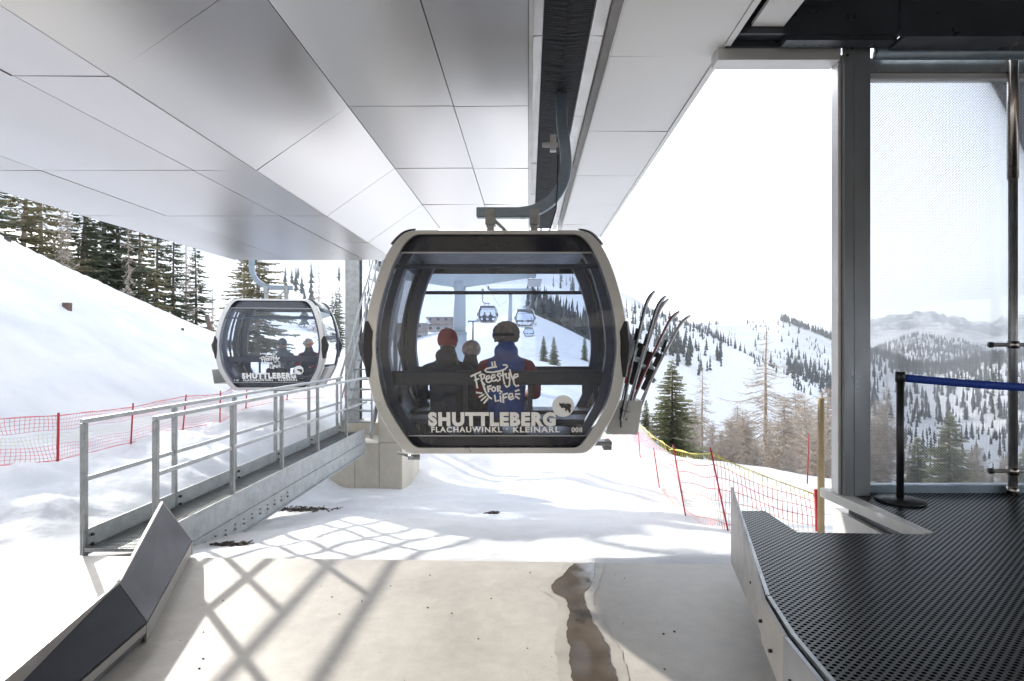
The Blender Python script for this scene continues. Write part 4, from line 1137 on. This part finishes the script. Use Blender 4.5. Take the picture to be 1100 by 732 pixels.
def small_pylon(px, ybase, h, Yd, label):
    x = (px - CX) / F * Yd; z = tz(x, Yd); z = max(z, EYE + (CY - ybase) / F * Yd - 1)
    t = thing('lift_pylon', label, 'pylon', (x, Yd, tz(x, Yd) - .5), 0, 'small drag lift pylons')
    MB().tube([(0, 0, 0), (0, 0, h + .5)], .22, 8).build('mast', 'dark_steel', t, smooth=True)
    MB().b2((-1.3, -.12, h + .3), (1.3, .12, h + .6)).b2((-1.4, -.2, h + .1), (-1.1, .2, h + .3)).b2((1.1, -.2, h + .1), (1.4, .2, h + .3)).build('cross_head', 'dark_steel', t)
small_pylon(445, 356, 5.2, 240, 'small T-shaped pylon at the left edge of the cabin window')
small_pylon(508, 393, 5.2, 150, 'small T-shaped pylon between the two riders')

def hotel(x0, x1, Yd, h, label, seed):
    rnd = random.Random(seed); xa, xb = (x0 - CX) / F * Yd, (x1 - CX) / F * Yd; z = tz((xa + xb) / 2, Yd) - .4; w = xb - xa
    t = thing('hotel_building', label, 'building', ((xa + xb) / 2, Yd, z), 0, 'buildings at the foot of the piste')
    MB().b2((-w / 2, 0, 0), (w / 2, 9, h * .5)).build('wall', 'hotel_wall', t)
    MB().b2((-w / 2 - .1, -.1, h * .5), (w / 2 + .1, 9, h)).build('upper_wall', 'hotel_wood', t)
    MB().prism([(-w / 2 - .8, -1, h + .02), (-w / 2 - .8, 4.5, h + 1.6), (-w / 2 - .8, 10, h + .02)], (w + 1.6, 0, 0)).build('roof', 'snowcap', t)
    n = int(w / 2.6)
    for r in range(3):
        for k in range(n):
            x = -w / 2 + (k + .5) * w / n; zz = h * (.14 + .3 * r)
            f = MB().b2((x - .75, -.18, zz), (x + .75, -.11, zz + 1.3)).build('window', 'hotel_wall', t)
            MB().b2((x - .6, -.22, zz + .12), (x + .6, -.181, zz + 1.18)).build('pane', 'win_dark', f)
    MB().b2((-w / 2, -1.1, h * .48), (w / 2, -.11, h * .5 + .1)).b2((-w / 2, -1.1, h * .5), (w / 2, -1.05, h * .62)).build('balcony', 'hotel_wood', t)
hotel(420, 455, 210, 6.6, 'low hotel with a snowy roof at the left of the cabin window', 1)
hotel(458, 492, 225, 6.0, 'snow-roofed hotel behind the red beanie', 2)

# ------------------------------------------------------------------ nets and poles
def cyl(name, label, cat, a, b, r, mat, group=None, sides=10):
    a = Vector(a); b = Vector(b)
    o = MB().tube([(0, 0, 0), (b - a) * .5, b - a], [r, r, r * .92], sides).build(name, mat, smooth=True); o.location = a
    return tag(o, label, cat, group)
def net(name, label, tops, bots, bands, group, cell=.05, ribbon=.004, diag=False):
    """tops/bots: polylines of points; bands: list of (v0, v1, material)"""
    def res(pl, n):
        L = [0]
        for i in range(len(pl) - 1): L.append(L[-1] + (pl[i + 1] - pl[i]).length)
        out = []
        for k in range(n + 1):
            s = L[-1] * k / n; i = 0
            while i < len(pl) - 2 and L[i + 1] < s: i += 1
            u = (s - L[i]) / max(1e-6, L[i + 1] - L[i]); out.append(pl[i].lerp(pl[i + 1], u))
        return out, L[-1]
    _, LL = res(tops, 2); n = int(LL / cell); T, _ = res(tops, n); B, _ = res(bots, n)
    t = thing(name, label, 'net fence', bots[0], 0, group)
    rnd = random.Random(5)
    hh = (T[0] - B[0]).length; m = max(4, int(hh / cell))
    ph = [rnd.uniform(-.5, .5) for _ in range(n + 1)]
    def pt(i, v):
        p = B[i].lerp(T[i], v); w = .02 * math.sin(i * .13 + v * 3) + .012 * math.sin(i * .41 + v * 7)
        return p + Vector((w, w * .6, .012 * math.sin(i * .35 + v * 5)))
    for v0, v1, mt in bands:
        mb = MB(); k0, k1 = int(round(v0 * m)), int(round(v1 * m))
        for k in range(k0, k1 + 1):
            v = k / m; a = []; b = []
            for i in range(0, n + 1):
                p = pt(i, v); a.append(p + Vector((0, 0, ribbon))); b.append(p - Vector((0, 0, ribbon)))
            mb.grid([a, b])
        for i in range(0, n + 1):
            d = (T[min(i + 1, n)] - T[max(i - 1, 0)]).normalized() * ribbon
            off = 0
            a = []; b = []
            for k in range(k0, k1 + 1):
                p = pt(i, k / m); a.append(p + d); b.append(p - d)
            if len(a) > 1: mb.grid([a, b])
        mb.build('mesh_band', mt, t, world=True)
    # edge ropes
    MB().tube(T, .006, 5).build('top_rope', bands[-1][2], t, world=True)
    MB().tube(B, .005, 4).build('bottom_rope', bands[0][2], t, world=True)
    return t

# right-hand net: posts (foot, head) in place
RP = [((688.8, 497), (685.6, 466), 12.5), ((710, 526), (702, 483), 10.1), ((740, 562), (723, 481), 7.35), ((786, 575), (763, 484), 6.3), ((881, 580), (876.6, 529), 6.0)]
tops, bots = [], []
tops.append(P(646, 468, 15.5)); bots.append(P(646, 483, 15.5))
names = ['red net post farthest from the platform, beside the ski rack', 'thin red net post between the farthest and the leaning one', 'thin leaning red net post in front of the green spruce', 'tall leaning red net post left of the rubber matting', 'short stout red net post beside the wooden pole']
for i, ((fx, fy), (hx, hy), yy) in enumerate(RP):
    a = P(fx, fy, yy); g = tz(a.x, a.y); a.z = min(a.z, g + .05) if i < 4 else -.6
    b = P(hx, hy, yy - .05)
    cyl('net_post', names[i], 'post', a - Vector((0, 0, .15)), b + Vector((0, 0, .03)), .010 if i < 4 else .028, 'red', 'posts of the right-hand net')
tops += [P(687.5, 456.5, 12.4), P(703, 470, 10.1), P(723, 483, 7.35), P(743, 487.5, 6.8), P(763, 488, 6.3), P(798, 502, 6.2), P(838, 518, 6.1), P(876, 531, 6.0)]
bots += [P(688.8, 496, 12.5), P(710, 525, 10.1), P(740, 560, 7.35), P(765, 570, 6.7), P(786, 574, 6.3), P(815, 580, 6.2), P(848, 586, 6.1), P(880, 592, 6.0)]
net('safety_net', 'red and yellow safety net along the valley rim, right of the near cabin', tops, bots, [(0, .2, 'net_orange'), (.2, .45, 'net_white'), (.45, .88, 'net_red'), (.90, 1, 'net_yellow')], 'safety nets', .05, .0040)
# left-hand net
LP = [(-8.6, 5.3), (-7.6, 6.6), (-6.75, 8.0), (-6.85, 9.6), (-6.8, 10.95), (-6.75, 12.2), (-6.9, 13.6), (-6.6, 15.2), (-5.6, 17), (-4.2, 18.5), (-2.6, 19.5)]
lt, lb_ = [], []
nm = ['outside the picture on the left', 'near the left picture edge', 'left of the first gangway post', 'between the first two gangway posts', 'behind the second gangway railing post', 'below the left cabin, nearest its rack', 'below the middle of the left cabin', 'below the right edge of the left cabin', 'right of the left cabin behind the railing', 'behind the stair foot', 'behind the concrete pier']
for i, (x, y) in enumerate(LP):
    z = tz(x, y); lt.append(Vector((x, y, z + .66 - (.04 if i % 2 else 0)))); lb_.append(Vector((x, y, z + .02)))
    if i > 1:
        k = .04 * math.sin(i * 2.1)
        cyl('net_post', 'red net post on the piste edge, ' + nm[i], 'post', (x, y, z - .2), (x + k + .05, y, z + .70), .017 if i == 2 else .014, 'red', 'posts of the left-hand net')
net('safety_net', 'low pink and white safety net at the foot of the left snow bank', lt, lb_, [(0, .3, 'net_pink'), (.32, .62, 'net_white'), (.64, 1, 'net_pink')], 'safety nets', .05, .0026)

a = P(882, 428, 5.6); cyl('wooden_pole', 'thick upright round wooden pole left of the steel column', 'pole', (a.x, a.y, -.7), a, .033, 'wood', sides=16)
a = P(869, 467, 10.5); b = P(867, 520, 10.5); cyl('marker_pole', 'thin red and white marker pole on the rim, left of the wooden pole', 'pole', (b.x, b.y, tz(b.x, b.y) - .1), a, .012, 'jacket_red')
a = P(222, 340, 24.0); b = P(236, 378, 23.0); cyl('leaning_stake', 'brown stake leaning at the end of the snow bank', 'stake', (b.x, b.y, b.z - .5), a, .10, 'brown')

def hit_ground(px, py, y0, y1, n=900):
    y = np.linspace(y0, y1, n); x = (px - CX) / F * y; z = terrain(x, y)
    k = np.nonzero(z >= EYE + (CY - py) / F * y)[0]
    return Vector((x[k[0]], y[k[0]], z[k[0]])) if len(k) else None
def on_bank(px, py):
    return hit_ground(px, py, 6, 33) or P(px, py, 15)
for (px, py, s, lb, nm_) in ((72, 332, .075, 'dark square block sticking out of the middle of the left snow bank', 'snow_block_marker'), (8, 259, .06, 'small dark lump near the top left of the snow bank', 'stone'), (196, 355, .035, 'tiny dark stone low on the right of the snow bank', 'stone')):
    p = on_bank(px, py); m = MB()
    m.prism([(-s, -s, -.1), (s, -s * .8, -.1), (s * .9, s, -.1), (-s * .8, s, -.1)], (s * .1, 0, .1 + s * 2))
    o = m.build(nm_, 'brown' if nm_ != 'stone' else 'grit', bevel=s * .12); o.location = p; tag(o, lb, 'marker' if nm_ != 'stone' else 'stone')

# twigs and grit where the snow has melted back
def debris(px, py, n, w, seed, label, Yd=None):
    rnd = random.Random(seed); m = MB()
    for k in range(n):
        x_, y_ = px + rnd.gauss(0, w), py + rnd.gauss(0, w * .07)
        lo = 4.75; hit = None
        hit = hit_ground(x_, y_, 4.75, 12.8, 350)
        if hit is None: continue
        d = Vector((rnd.uniform(-1, 1), rnd.uniform(-1, 1), rnd.uniform(-.05, .3))).normalized() * rnd.uniform(.02, .09)
        m.tube([hit - d, hit + d * .2 + Vector((0, 0, .012)), hit + d], rnd.uniform(.003, .010), 4)
    o = m.build('twig_litter', 'grit'); tag(o, label, 'litter', kind='stuff')
debris(322, 548, 150, 17, 2, 'dark twigs and grit on the snow beside the pier')
debris(247, 586, 60, 8, 3, 'dark grit at the floor edge under the gangway')
debris(530, 552, 26, 4, 5, 'a few twigs on the snow under the cabin')

def floor_grit():
    rnd = random.Random(12); m = MB()
    for k in range(110):
        x = rnd.uniform(-2.2, 1.0); y = rnd.uniform(1.8, 4.3); r = rnd.choice((.002, .002, .003, .006)) * rnd.uniform(.7, 1.3)
        m.lathe([(r, 0), (r * .8, r * .5), (r * .3, r * .7)], (x, y, .0005), 5, 1, rnd.uniform(.5, 1.5))
    tag(m.build('floor_grit', 'grit'), 'dark grit crumbs strewn over the concrete floor', 'grit', kind='stuff')
floor_grit()
# ------------------------------------------------------------------ trees
def trunk_mb(h, r, lean=0, rnd=None):
    pts = []; rad = []
    for i in range(9):
        s = i / 8; pts.append((lean * s * s + (rnd.uniform(-.01, .01) * h * .3 if rnd else 0) * s, 0, h * s)); rad.append(r * (1 - s) ** .8 + .008)
    return MB().tube(pts, rad, 8)
def spruce_crown(h, rmax, seed, start=.08, dens=1., thin=1.):
    rnd = random.Random(seed); m = MB(); z = h * start
    while z < h * .99:
        s = (z / h - start) / (1 - start)
        Rr = rmax * (1 - s) ** .8 * rnd.uniform(.72, 1.12)
        nb = max(4, int((8 * (1 - s * .45)) * dens))
        a0 = rnd.uniform(0, 6.3)
        for k in range(nb):
            if rnd.random() < .06: continue
            a = a0 + 2 * PI * k / nb + rnd.uniform(-.3, .3); L = Rr * rnd.uniform(.6, 1.15) + .05
            dx, dy = math.cos(a), math.sin(a); droop = L * rnd.uniform(.12, .42) * (1 - s * .9); zj = z + rnd.uniform(-.02, .02) * h
            def pos(u): return Vector((dx * L * u, dy * L * u, zj + .10 * L * u * s - droop * u ** 1.3 + .10 * L * max(0, u - .75) * 2))
            p0, p1, p2 = pos(0), pos(.5), pos(1)
            m.tube([p0, p1, p2], [.012 + .008 * L, .010 + .004 * L, .004], 3, cap=False)
            nt_ = max(4, int(L / .085 * thin))
            for q in range(nt_):
                u = .10 + .9 * (q + rnd.random()) / nt_; b = pos(min(u, 1))
                for sd in (-1, 1):
                    ln = (.13 + .36 * L * (1 - u * .75) * .5) * rnd.uniform(.6, 1.3)
                    tx = dx * .55 - dy * sd * .85; ty = dy * .55 + dx * sd * .85
                    e = b + Vector((tx * ln, ty * ln, -ln * rnd.uniform(.15, .75)))
                    w = .034 + ln * .14; sx = Vector((dx, dy, .4)) * w
                    mid = b.lerp(e, .45)
                    m.add([b, mid + sx, e, mid - sx], [(0, 1, 2, 3)])
        z += h * .026 * rnd.uniform(.7, 1.25) * (1.15 - s * .5) / dens
    m.tube([(0, 0, h * .97), (0, 0, h * 1.02)], .012, 4)
    return m
def larch_crown(h, rmax, seed, start=.12, dens=1., twig=1., up=.25):
    rnd = random.Random(seed); m = MB(); z = h * start
    while z < h * .985:
        s = (z / h - start) / (1 - start)
        Rr = rmax * (1 - s) ** (.85 if dens < 1.5 else .5) * min(1, .55 + 2 * s) * rnd.uniform(.55, 1.1)
        nb = max(3, int(5.5 * dens)); a0 = rnd.uniform(0, 6.3)
        for k in range(nb):
            a = a0 + 2 * PI * k / nb + rnd.uniform(-.4, .4); L = Rr * rnd.uniform(.4, 1.15) + .08; zj = z + rnd.uniform(-.015, .015) * h
            dx, dy = math.cos(a), math.sin(a); dr = L * rnd.uniform(.18, .38) * (1 - .8 * s)
            wob = rnd.uniform(-.08, .08) * L
            def pos(u): return Vector((dx * L * u - dy * wob * math.sin(3 * u), dy * L * u + dx * wob * math.sin(3 * u), zj - dr * math.sin(PI * min(u, 1) * .62) + up * L * max(0, u - .55) ** 1.4))
            pts = [pos(u / 5) for u in range(6)]
            r0 = .007 + .011 * L
            m.tube(pts, [r0 * (1 - .16 * i) for i in range(6)], 3, cap=False)
            nt_ = max(3, int(L / .11 * twig))
            for q in range(nt_):
                u = .12 + .86 * (q + rnd.random()) / nt_; b = pos(u); ln = (.10 + .22 * L * (1 - u)) * rnd.uniform(.5, 1.5)
                sd = rnd.choice((-1, 1)); tx = dx * .5 - dy * sd; ty = dy * .5 + dx * sd
                e = b + Vector((tx * ln, ty * ln, -ln * rnd.uniform(-.2, .7)))
                w = Vector((0, 0, .007 + .006 * L)); m.add([b - w, b + w, e], [(0, 1, 2)])
                if ln > .25:
                    for j in range(2):
                        c = b.lerp(e, rnd.uniform(.3, .8)); f = c + Vector((rnd.uniform(-1, 1), rnd.uniform(-1, 1), rnd.uniform(-.8, .3))) * ln * .45
                        m.add([c - w * .8, c + w * .8, f], [(0, 1, 2)])
        z += h * .030 * rnd.uniform(.6, 1.3) / dens
    return m
PROTO = {}
def proto(kind, seed):
    key = (kind, seed)
    if key in PROTO: return PROTO[key]
    rnd = random.Random(seed)
    if kind == 'spruce': t, c, m1, m2 = trunk_mb(8, .13, 0, rnd), spruce_crown(8, 1.95, seed, .04, 1.2, 1.1), 'bark', 'needles'
    elif kind == 'dark': t, c, m1, m2 = trunk_mb(14, .24, .2, rnd), spruce_crown(14, 3.0, seed, .08, 1.0, .95), 'bark', 'needles_dark'
    elif kind == 'gold': t, c, m1, m2 = trunk_mb(12, .2, .3, rnd), spruce_crown(12, 3.0, seed, .06, .95, .9), 'bark_pale', 'needles_gold'
    elif kind == 'larch': t, c, m1, m2 = trunk_mb(11, .17, .1, rnd), larch_crown(11, 4.3, seed, .26, 1.0, 1.0, .3), 'bark_pale', 'twigs'
    elif kind == 'thicket': t, c, m1, m2 = trunk_mb(7, .09, .3, rnd), larch_crown(7, 3.1, seed, .02, 1.6, 1.6, .75), 'bark_pale', 'twigs'
    me = []
    for nm_, mb, mt in (('trunk', t, m1), ('crown', c, m2)):
        me_ = bpy.data.meshes.new(nm_); me_.from_pydata(mb.v, [], mb.f); me_.update(); me_.materials.append(MT[mt]); me.append(me_)
    PROTO[key] = me; return me
HT = {'spruce': 8, 'dark': 14, 'gold': 12, 'larch': 11, 'thicket': 7}
CAT = {'spruce': 'spruce_tree', 'dark': 'spruce_tree', 'gold': 'larch_tree', 'larch': 'larch_tree', 'thicket': 'larch_tree'}
def tree(kind, seed, px, top, Yd, label, group=None, h=None, wide=1., rz=0):
    x = (px - CX) / F * Yd; z = tz(x, Yd) - .15
    if h is None: h = EYE + (CY - top) / F * Yd - z
    t = thing(CAT[kind], label, 'tree', (x, Yd, z), rz, group)
    s = h / HT[kind]; t.scale = (s * wide, s * wide, s)
    for nm_, me in zip(('trunk', 'crown'), proto(kind, seed)):
        o = bpy.data.objects.new(nm_, me); C.objects.link(o); o.parent = t
    return t
# right-hand side
tree('spruce', 1, 722, 388, 24, 'full green spruce beside the ski rack, left of the bare larches', wide=1.45)
tree('spruce', 2, 694, 430, 30, 'smaller dark spruce half hidden behind the ski rack', wide=1.1)
tree('larch', 3, 822, 346, 33, 'tall bare larch with long drooping branches, tallest in the middle of the open bay')
tree('larch', 4, 754, 392, 27, 'bare slender larch right of the full green spruce', wide=.8)
tree('larch', 5, 905, 398, 30, 'bare larch half hidden by the steel column', wide=.8)
tree('thicket', 6, 745, 432, 30, 'beige twiggy larch bush right of the green spruce')
tree('thicket', 7, 783, 448, 27, 'low beige larch thicket left of the tall bare larch')
tree('thicket', 6, 800, 440, 31, 'beige larch thicket just behind the foot of the tall bare larch', rz=2)
tree('thicket', 8, 842, 425, 28, 'dense beige larch thicket right of the tall bare larch', rz=1)
tree('thicket', 7, 868, 432, 26, 'dense beige thicket behind the marker pole', rz=3)
tree('thicket', 8, 890, 415, 30, 'beige thicket behind the wooden pole', rz=4)
tree('thicket', 6, 712, 450, 34, 'beige thicket between the two green spruces', rz=4)
tree('thicket', 8, 765, 455, 36, 'beige thicket farthest behind the slender larch', rz=5)
tree('thicket', 7, 825, 455, 38, 'brown thicket far behind the tall bare larch', rz=5)
for k_, (px_, tp_, yy_, lb_x) in enumerate([(735, 440, 38, 'pale thicket deep behind the full green spruce'), (775, 462, 24, 'lowest pale bush just beyond the rim, right of the leaning net post'),
    (812, 470, 23, 'low pale bush just beyond the rim below the tall bare larch'), (848, 478, 21, 'low brown bush right beside the marker pole'), (700, 452, 27, 'low brown bush behind the net right of the ski rack'),
    (858, 420, 36, 'pale thicket in the second row right of the tall bare larch'), (792, 436, 40, 'pale thicket in the second row left of the tall bare larch'), (880, 440, 22, 'front pale bush beside the wooden pole')]):
    tree('thicket', 6 + k_ % 3, px_, tp_, yy_, lb_x, rz=k_ * 1.7 + .5)
tree('thicket', 6, 945, 430, 26, 'beige thicket behind the queue post', rz=1)
tree('larch', 4, 952, 402, 30, 'bare larch behind the glass left of the queue post', wide=.7)
tree('spruce', 2, 986, 470, 24, 'short green spruce right of the queue post behind the glass', wide=1.3)
tree('spruce', 1, 1020, 443, 22, 'broad green spruce behind the middle of the glass wall', wide=1.35, rz=2)
tree('thicket', 7, 1050, 478, 25, 'low beige bush right of the broad spruce behind the glass', rz=2)
tree('spruce', 2, 1102, 480, 24, 'green spruce at the right edge behind the glass pole', wide=1.2, rz=4)
tree('thicket', 8, 1080, 490, 28, 'beige bush left of the glass pole', rz=2)
# behind the left snow bank
for i, (k, sd, px, yy, hh, wd, lb) in enumerate([
    ('dark', 11, -18, 25, 15, 1.3, 'dark spruce at the far left picture edge above the snow bank'),
    ('gold', 12, 22, 27, 13, 1.3, 'golden brown larch at the left above the snow bank'),
    ('gold', 13, 45, 31, 14, 1.3, 'second golden larch beside the two bare trunks'),
    ('larch', 3, 66, 28, 16, .32, 'tall bare trunk between the golden larches and the dark spruces'),
    ('larch', 4, 73, 29, 16, .3, 'thin bare trunk right beside the tall bare one'),
    ('dark', 14, 88, 33, 17, 1.2, 'dark spruce just right of the bare trunks'),
    ('dark', 11, 110, 35, 18, 1.3, 'broad dark spruce in the middle of the left wood'),
    ('dark', 14, 128, 36, 17, 1.2, 'dark spruce right of the broad middle one'),
    ('larch', 5, 138, 32, 12, .3, 'pale bare larch in front of the dark spruces'),
    ('gold', 13, 150, 37, 14, 1.0, 'olive larch with a pale trunk right of the dark spruces'),
    ('dark', 11, 168, 39, 11.5, 1.0, 'mid-sized spruce where the canopy edge meets the wood'),
    ('dark', 14, 186, 40, 11, .95, 'loose spruce second from the right end of the wood'),
    ('larch', 3, 200, 41, 11, .6, 'bare trunk near the right end of the left wood'),
    ('dark', 11, 211, 42, 9.3, .9, 'last tall spruce at the right end of the left wood'),
    ('larch', 4, 228, 44, 6.5, .5, 'short thin bare larch after the last tall spruce'),
    ('gold', 12, 276, 60, 15, 1.3, 'olive larch standing behind the arm of the left cabin'),
    ('gold', 13, 262, 64, 13, 1.1, 'olive larch left of the arm of the left cabin'),
    ('larch', 5, 343, 80, 14, .6, 'bare larch between the left cabin and the roof post'),
    ('dark', 14, 357, 120, 13, .8, 'small distant spruce left of the roof post'),
    ('dark', 11, 364, 130, 15, .8, 'distant dark spruce close to the roof post'),
    ('spruce', 1, 584, 110, 5.2, 1.0, 'small lone spruce on the piste, seen in the cabin window'),
    ('spruce', 2, 595, 95, 5.0, 1.0, 'lone spruce in front of the other on the piste'),
    ('spruce', 1, 628, 130, 6.0, .8, 'thin spruce near the right side of the cabin window')]):
    if i < 15:
        zc = tz((px - CX) / F * yy, yy); cap = EYE + (CY - (205 + .3 * max(px, 0) - 38)) / F * yy - zc
        if hh > cap: wd *= min(1.9, hh / cap * (.8 if k != 'larch' else .7)); hh = cap
    tree(k, sd, px, None, yy, lb, 'trees behind the left snow bank' if i < 15 else None, hh, wd, rz=i * 1.3)

# distant conifers
def far_mesh(seed, brown=False):
    rnd = random.Random(seed); m = MB(); m.tube([(0, 0, -.3), (0, 0, 3)], .2, 4, cap=False); n = 8
    for k in range(n):
        z0 = .8 + k * 1.08; z1 = z0 + 2.1 if k < n - 1 else 10.; r = (1.75 if not brown else 1.3) * (1 - k / (n + .3)) ** .85 * rnd.uniform(.75, 1.15); s = 6
        vs = [(r * rnd.uniform(.4, 1.3) * math.cos(2 * PI * j / s + k), r * rnd.uniform(.4, 1.3) * math.sin(2 * PI * j / s + k), z0 + rnd.uniform(-.5, .4)) for j in range(s)] + [(0, 0, min(z1, 10))]
        m.add(vs, [(j, (j + 1) % s, s) for j in range(s)] if not brown else [(j, (j + 1) % s, s) for j in range(0, s, 2)])
    return m
FM = []
for sd in range(5):
    mb = far_mesh(sd, sd > 3)
    me = bpy.data.meshes.new('conifer'); me.from_pydata(mb.v, [], mb.f); me.update(); me.materials.append(MT['far_tree_brown' if sd > 3 else 'far_tree']); FM.append((me, mb))
rnd = random.Random(21)
def place(px, r): x = (px - CX) / F; c = 1 / math.hypot(1, x); y = r * c; return x * y, y
def indiv(n, pxa, pxb, ra, rb, ha, hb, label, group, near=None, browns=.2):
    for k in range(n):
        px = rnd.uniform(pxa, pxb); r = rnd.uniform(ra, rb)
        if near: r = near + rnd.uniform(-25, 25)
        x, y = place(px, r); h = rnd.uniform(ha, hb)
        o = bpy.data.objects.new('conifer_tree', FM[4 if rnd.random() < browns else rnd.randrange(4)][0]); C.objects.link(o)
        o.location = (x, y, tz(x, y) - .3); o.rotation_euler = (0, 0, rnd.uniform(0, 6)); s = h / 10; o.scale = (s * .8, s * .8, s)
        tag(o, label, 'tree', group)
indiv(55, 672, 780, 380, 680, 8, 16, 'small dark conifer scattered on the snowy hill face right of the cabin', 'conifers on the hill face', browns=.15)
indiv(55, 684, 800, 700, 700, 7, 13, 'small dark conifer on the crest line of the snowy hill', 'conifers along the hill crest', 700, .1)
indiv(40, 740, 895, 720, 1500, 14, 24, 'tiny conifer on the snowy ridge beyond the tall bare larch', 'conifers on the ridge beyond', browns=.2)
indiv(75, 930, 1110, 330, 700, 9, 17, 'dark conifer on the wooded slope seen through the glass', 'conifers behind the glass')
indiv(26, 585, 645, 700, 1200, 14, 24, 'tiny conifer on the bright slope above the forest in the cabin window', 'conifers above the window forest')
indiv(14, 300, 400, 300, 800, 14, 24, 'tiny conifer on the slope between the left cabin and the roof post', 'conifers on the left slope')
def forest(label, spots):
    m_v = []; m_f = []; n0 = 0
    m = MB()
    for x, y, h in spots:
        mb = FM[rnd.randrange(4)][1]; a = rnd.uniform(0, 6); ca, sa = math.cos(a), math.sin(a); s = h / 10; z = tz(x, y) - .5
        m.add([(x + (v[0] * ca - v[1] * sa) * s * .85, y + (v[0] * sa + v[1] * ca) * s * .85, z + v[2] * s) for v in mb.v], mb.f)
    o = m.build('forest', 'far_tree'); tag(o, label, 'forest', kind='stuff')
sp = []
for k in range(420):
    px = rnd.uniform(566, 700); r = 232 + abs(rnd.gauss(0, 45)); sp.append((*place(px, r), rnd.uniform(10, 17)))
sp = [s for s in sp if rnd.random() < .93]
forest('dark blue-green forest band above the piste in the cabin window', sp)
sp = []
for k in range(800):
    px = rnd.uniform(925, 1120); r = rnd.uniform(750, 1650)
    if rnd.random() < .5: px = rnd.uniform(935, 1120); r = rnd.uniform(1350, 1620)
    sp.append((*place(px, r), rnd.uniform(13, 24)))
forest('scattered distant wood on the far side of the valley behind the glass', sp)
sp = []
for k in range(260):
    px = rnd.uniform(838, 930); sp.append((*place(px, 1590 + rnd.uniform(-30, 30)), rnd.uniform(12, 24)))
for k in range(160):
    px = rnd.uniform(846, 930); sp.append((*place(px, 960 + rnd.gauss(0, 50)), rnd.uniform(13, 22)))
for k in range(110):
    px = rnd.gauss(722, 16); sp.append((*place(px, 470 + rnd.gauss(0, 35)), rnd.uniform(7, 13)))
for q in range(60):
    cx_, cr_ = rnd.uniform(690, 930), rnd.uniform(600, 1550)
    for k in range(rnd.randrange(3, 14)):
        sp.append((*place(cx_ + rnd.gauss(0, 6), cr_ + rnd.gauss(0, 35)), rnd.uniform(4, 11)))
forest('dark tree bands along the distant ridge left of the steel column', sp)
sp = []
for k in range(240):
    px = rnd.uniform(930, 1115); r = rnd.uniform(380, 900); sp.append((*place(px, r), rnd.uniform(5, 11)))
for k in range(1500):
    px = rnd.uniform(935, 1100); r = rnd.choice((rnd.uniform(2700, 3500), rnd.uniform(1650, 2700))); sp.append((*place(px, r), rnd.uniform(16, 28)))
forest('blue distant forest on the dark mountain below the far peaks', sp)

# ------------------------------------------------------------------ haze
hz = MB().b2((-9700, -9700, ZLO - 1), (9700, 9700, ZHI + 40)).build('haze', 'snowcap')
hm = bpy.data.materials.new('haze_air'); hm.use_nodes = True; nt = hm.node_tree; nt.nodes.clear()
out = nt.nodes.new('ShaderNodeOutputMaterial'); pv = nt.nodes.new('ShaderNodeVolumePrincipled')
pv.inputs['Color'].default_value = (.86, .92, 1, 1); pv.inputs['Density'].default_value = .00013; pv.inputs['Anisotropy'].default_value = .2
nt.links.new(pv.outputs[0], out.inputs['Volume'])
hz.data.materials.clear(); hz.data.materials.append(hm); tag(hz, 'thin bright mountain haze filling the valley air', 'haze', kind='stuff')

# ------------------------------------------------------------------ light
az = math.atan2(-.68, .73); el = R(18.5)
d = Vector((math.sin(az) * math.cos(el), math.cos(az) * math.cos(el), math.sin(el)))
su = bpy.data.lights.new('sun', 'SUN'); su.energy = 2.4; su.angle = R(.8); su.color = (1, .95, .87)
so = bpy.data.objects.new('sun', su); C.objects.link(so); so.rotation_euler = d.to_track_quat('Z', 'Y').to_euler()
w = bpy.data.worlds.new('World'); S.world = w; w.use_nodes = True; nt = w.node_tree
sky = nt.nodes.new('ShaderNodeTexSky'); sky.sky_type = 'NISHITA'; sky.sun_disc = False
sky.sun_elevation = el; sky.sun_rotation = az; sky.altitude = 1500; sky.dust_density = 2.5; sky.air_density = 1
hs = nt.nodes.new('ShaderNodeHueSaturation'); hs.inputs['Saturation'].default_value = .35
nt.links.new(sky.outputs[0], hs.inputs['Color']); nt.links.new(hs.outputs[0], nt.nodes['Background'].inputs[0])
nt.nodes['Background'].inputs[1].default_value = .15

cam = bpy.data.cameras.new('camera'); co = bpy.data.objects.new('camera', cam); C.objects.link(co)
co.location = (0, 0, EYE); co.rotation_euler = (R(90), 0, 0)
cam.sensor_width = 36; cam.lens = 36 * F / 1100; cam.shift_x = -(CX - 550) / 1100; cam.shift_y = (CY - 366) / 1100
cam.clip_start = .05; cam.clip_end = 30000
S.camera = co
S.render.engine = 'CYCLES'
S.cycles.transparent_max_bounces = 24; S.cycles.max_bounces = 10; S.cycles.diffuse_bounces = 5; S.cycles.glossy_bounces = 5
S.cycles.volume_bounces = 0
S.view_settings.view_transform = 'Standard'; S.view_settings.look = 'None'
S.view_settings.exposure = 2.3; S.view_settings.gamma = 1
for o in bpy.data.objects:
    if '_w' in o: del o['_w']
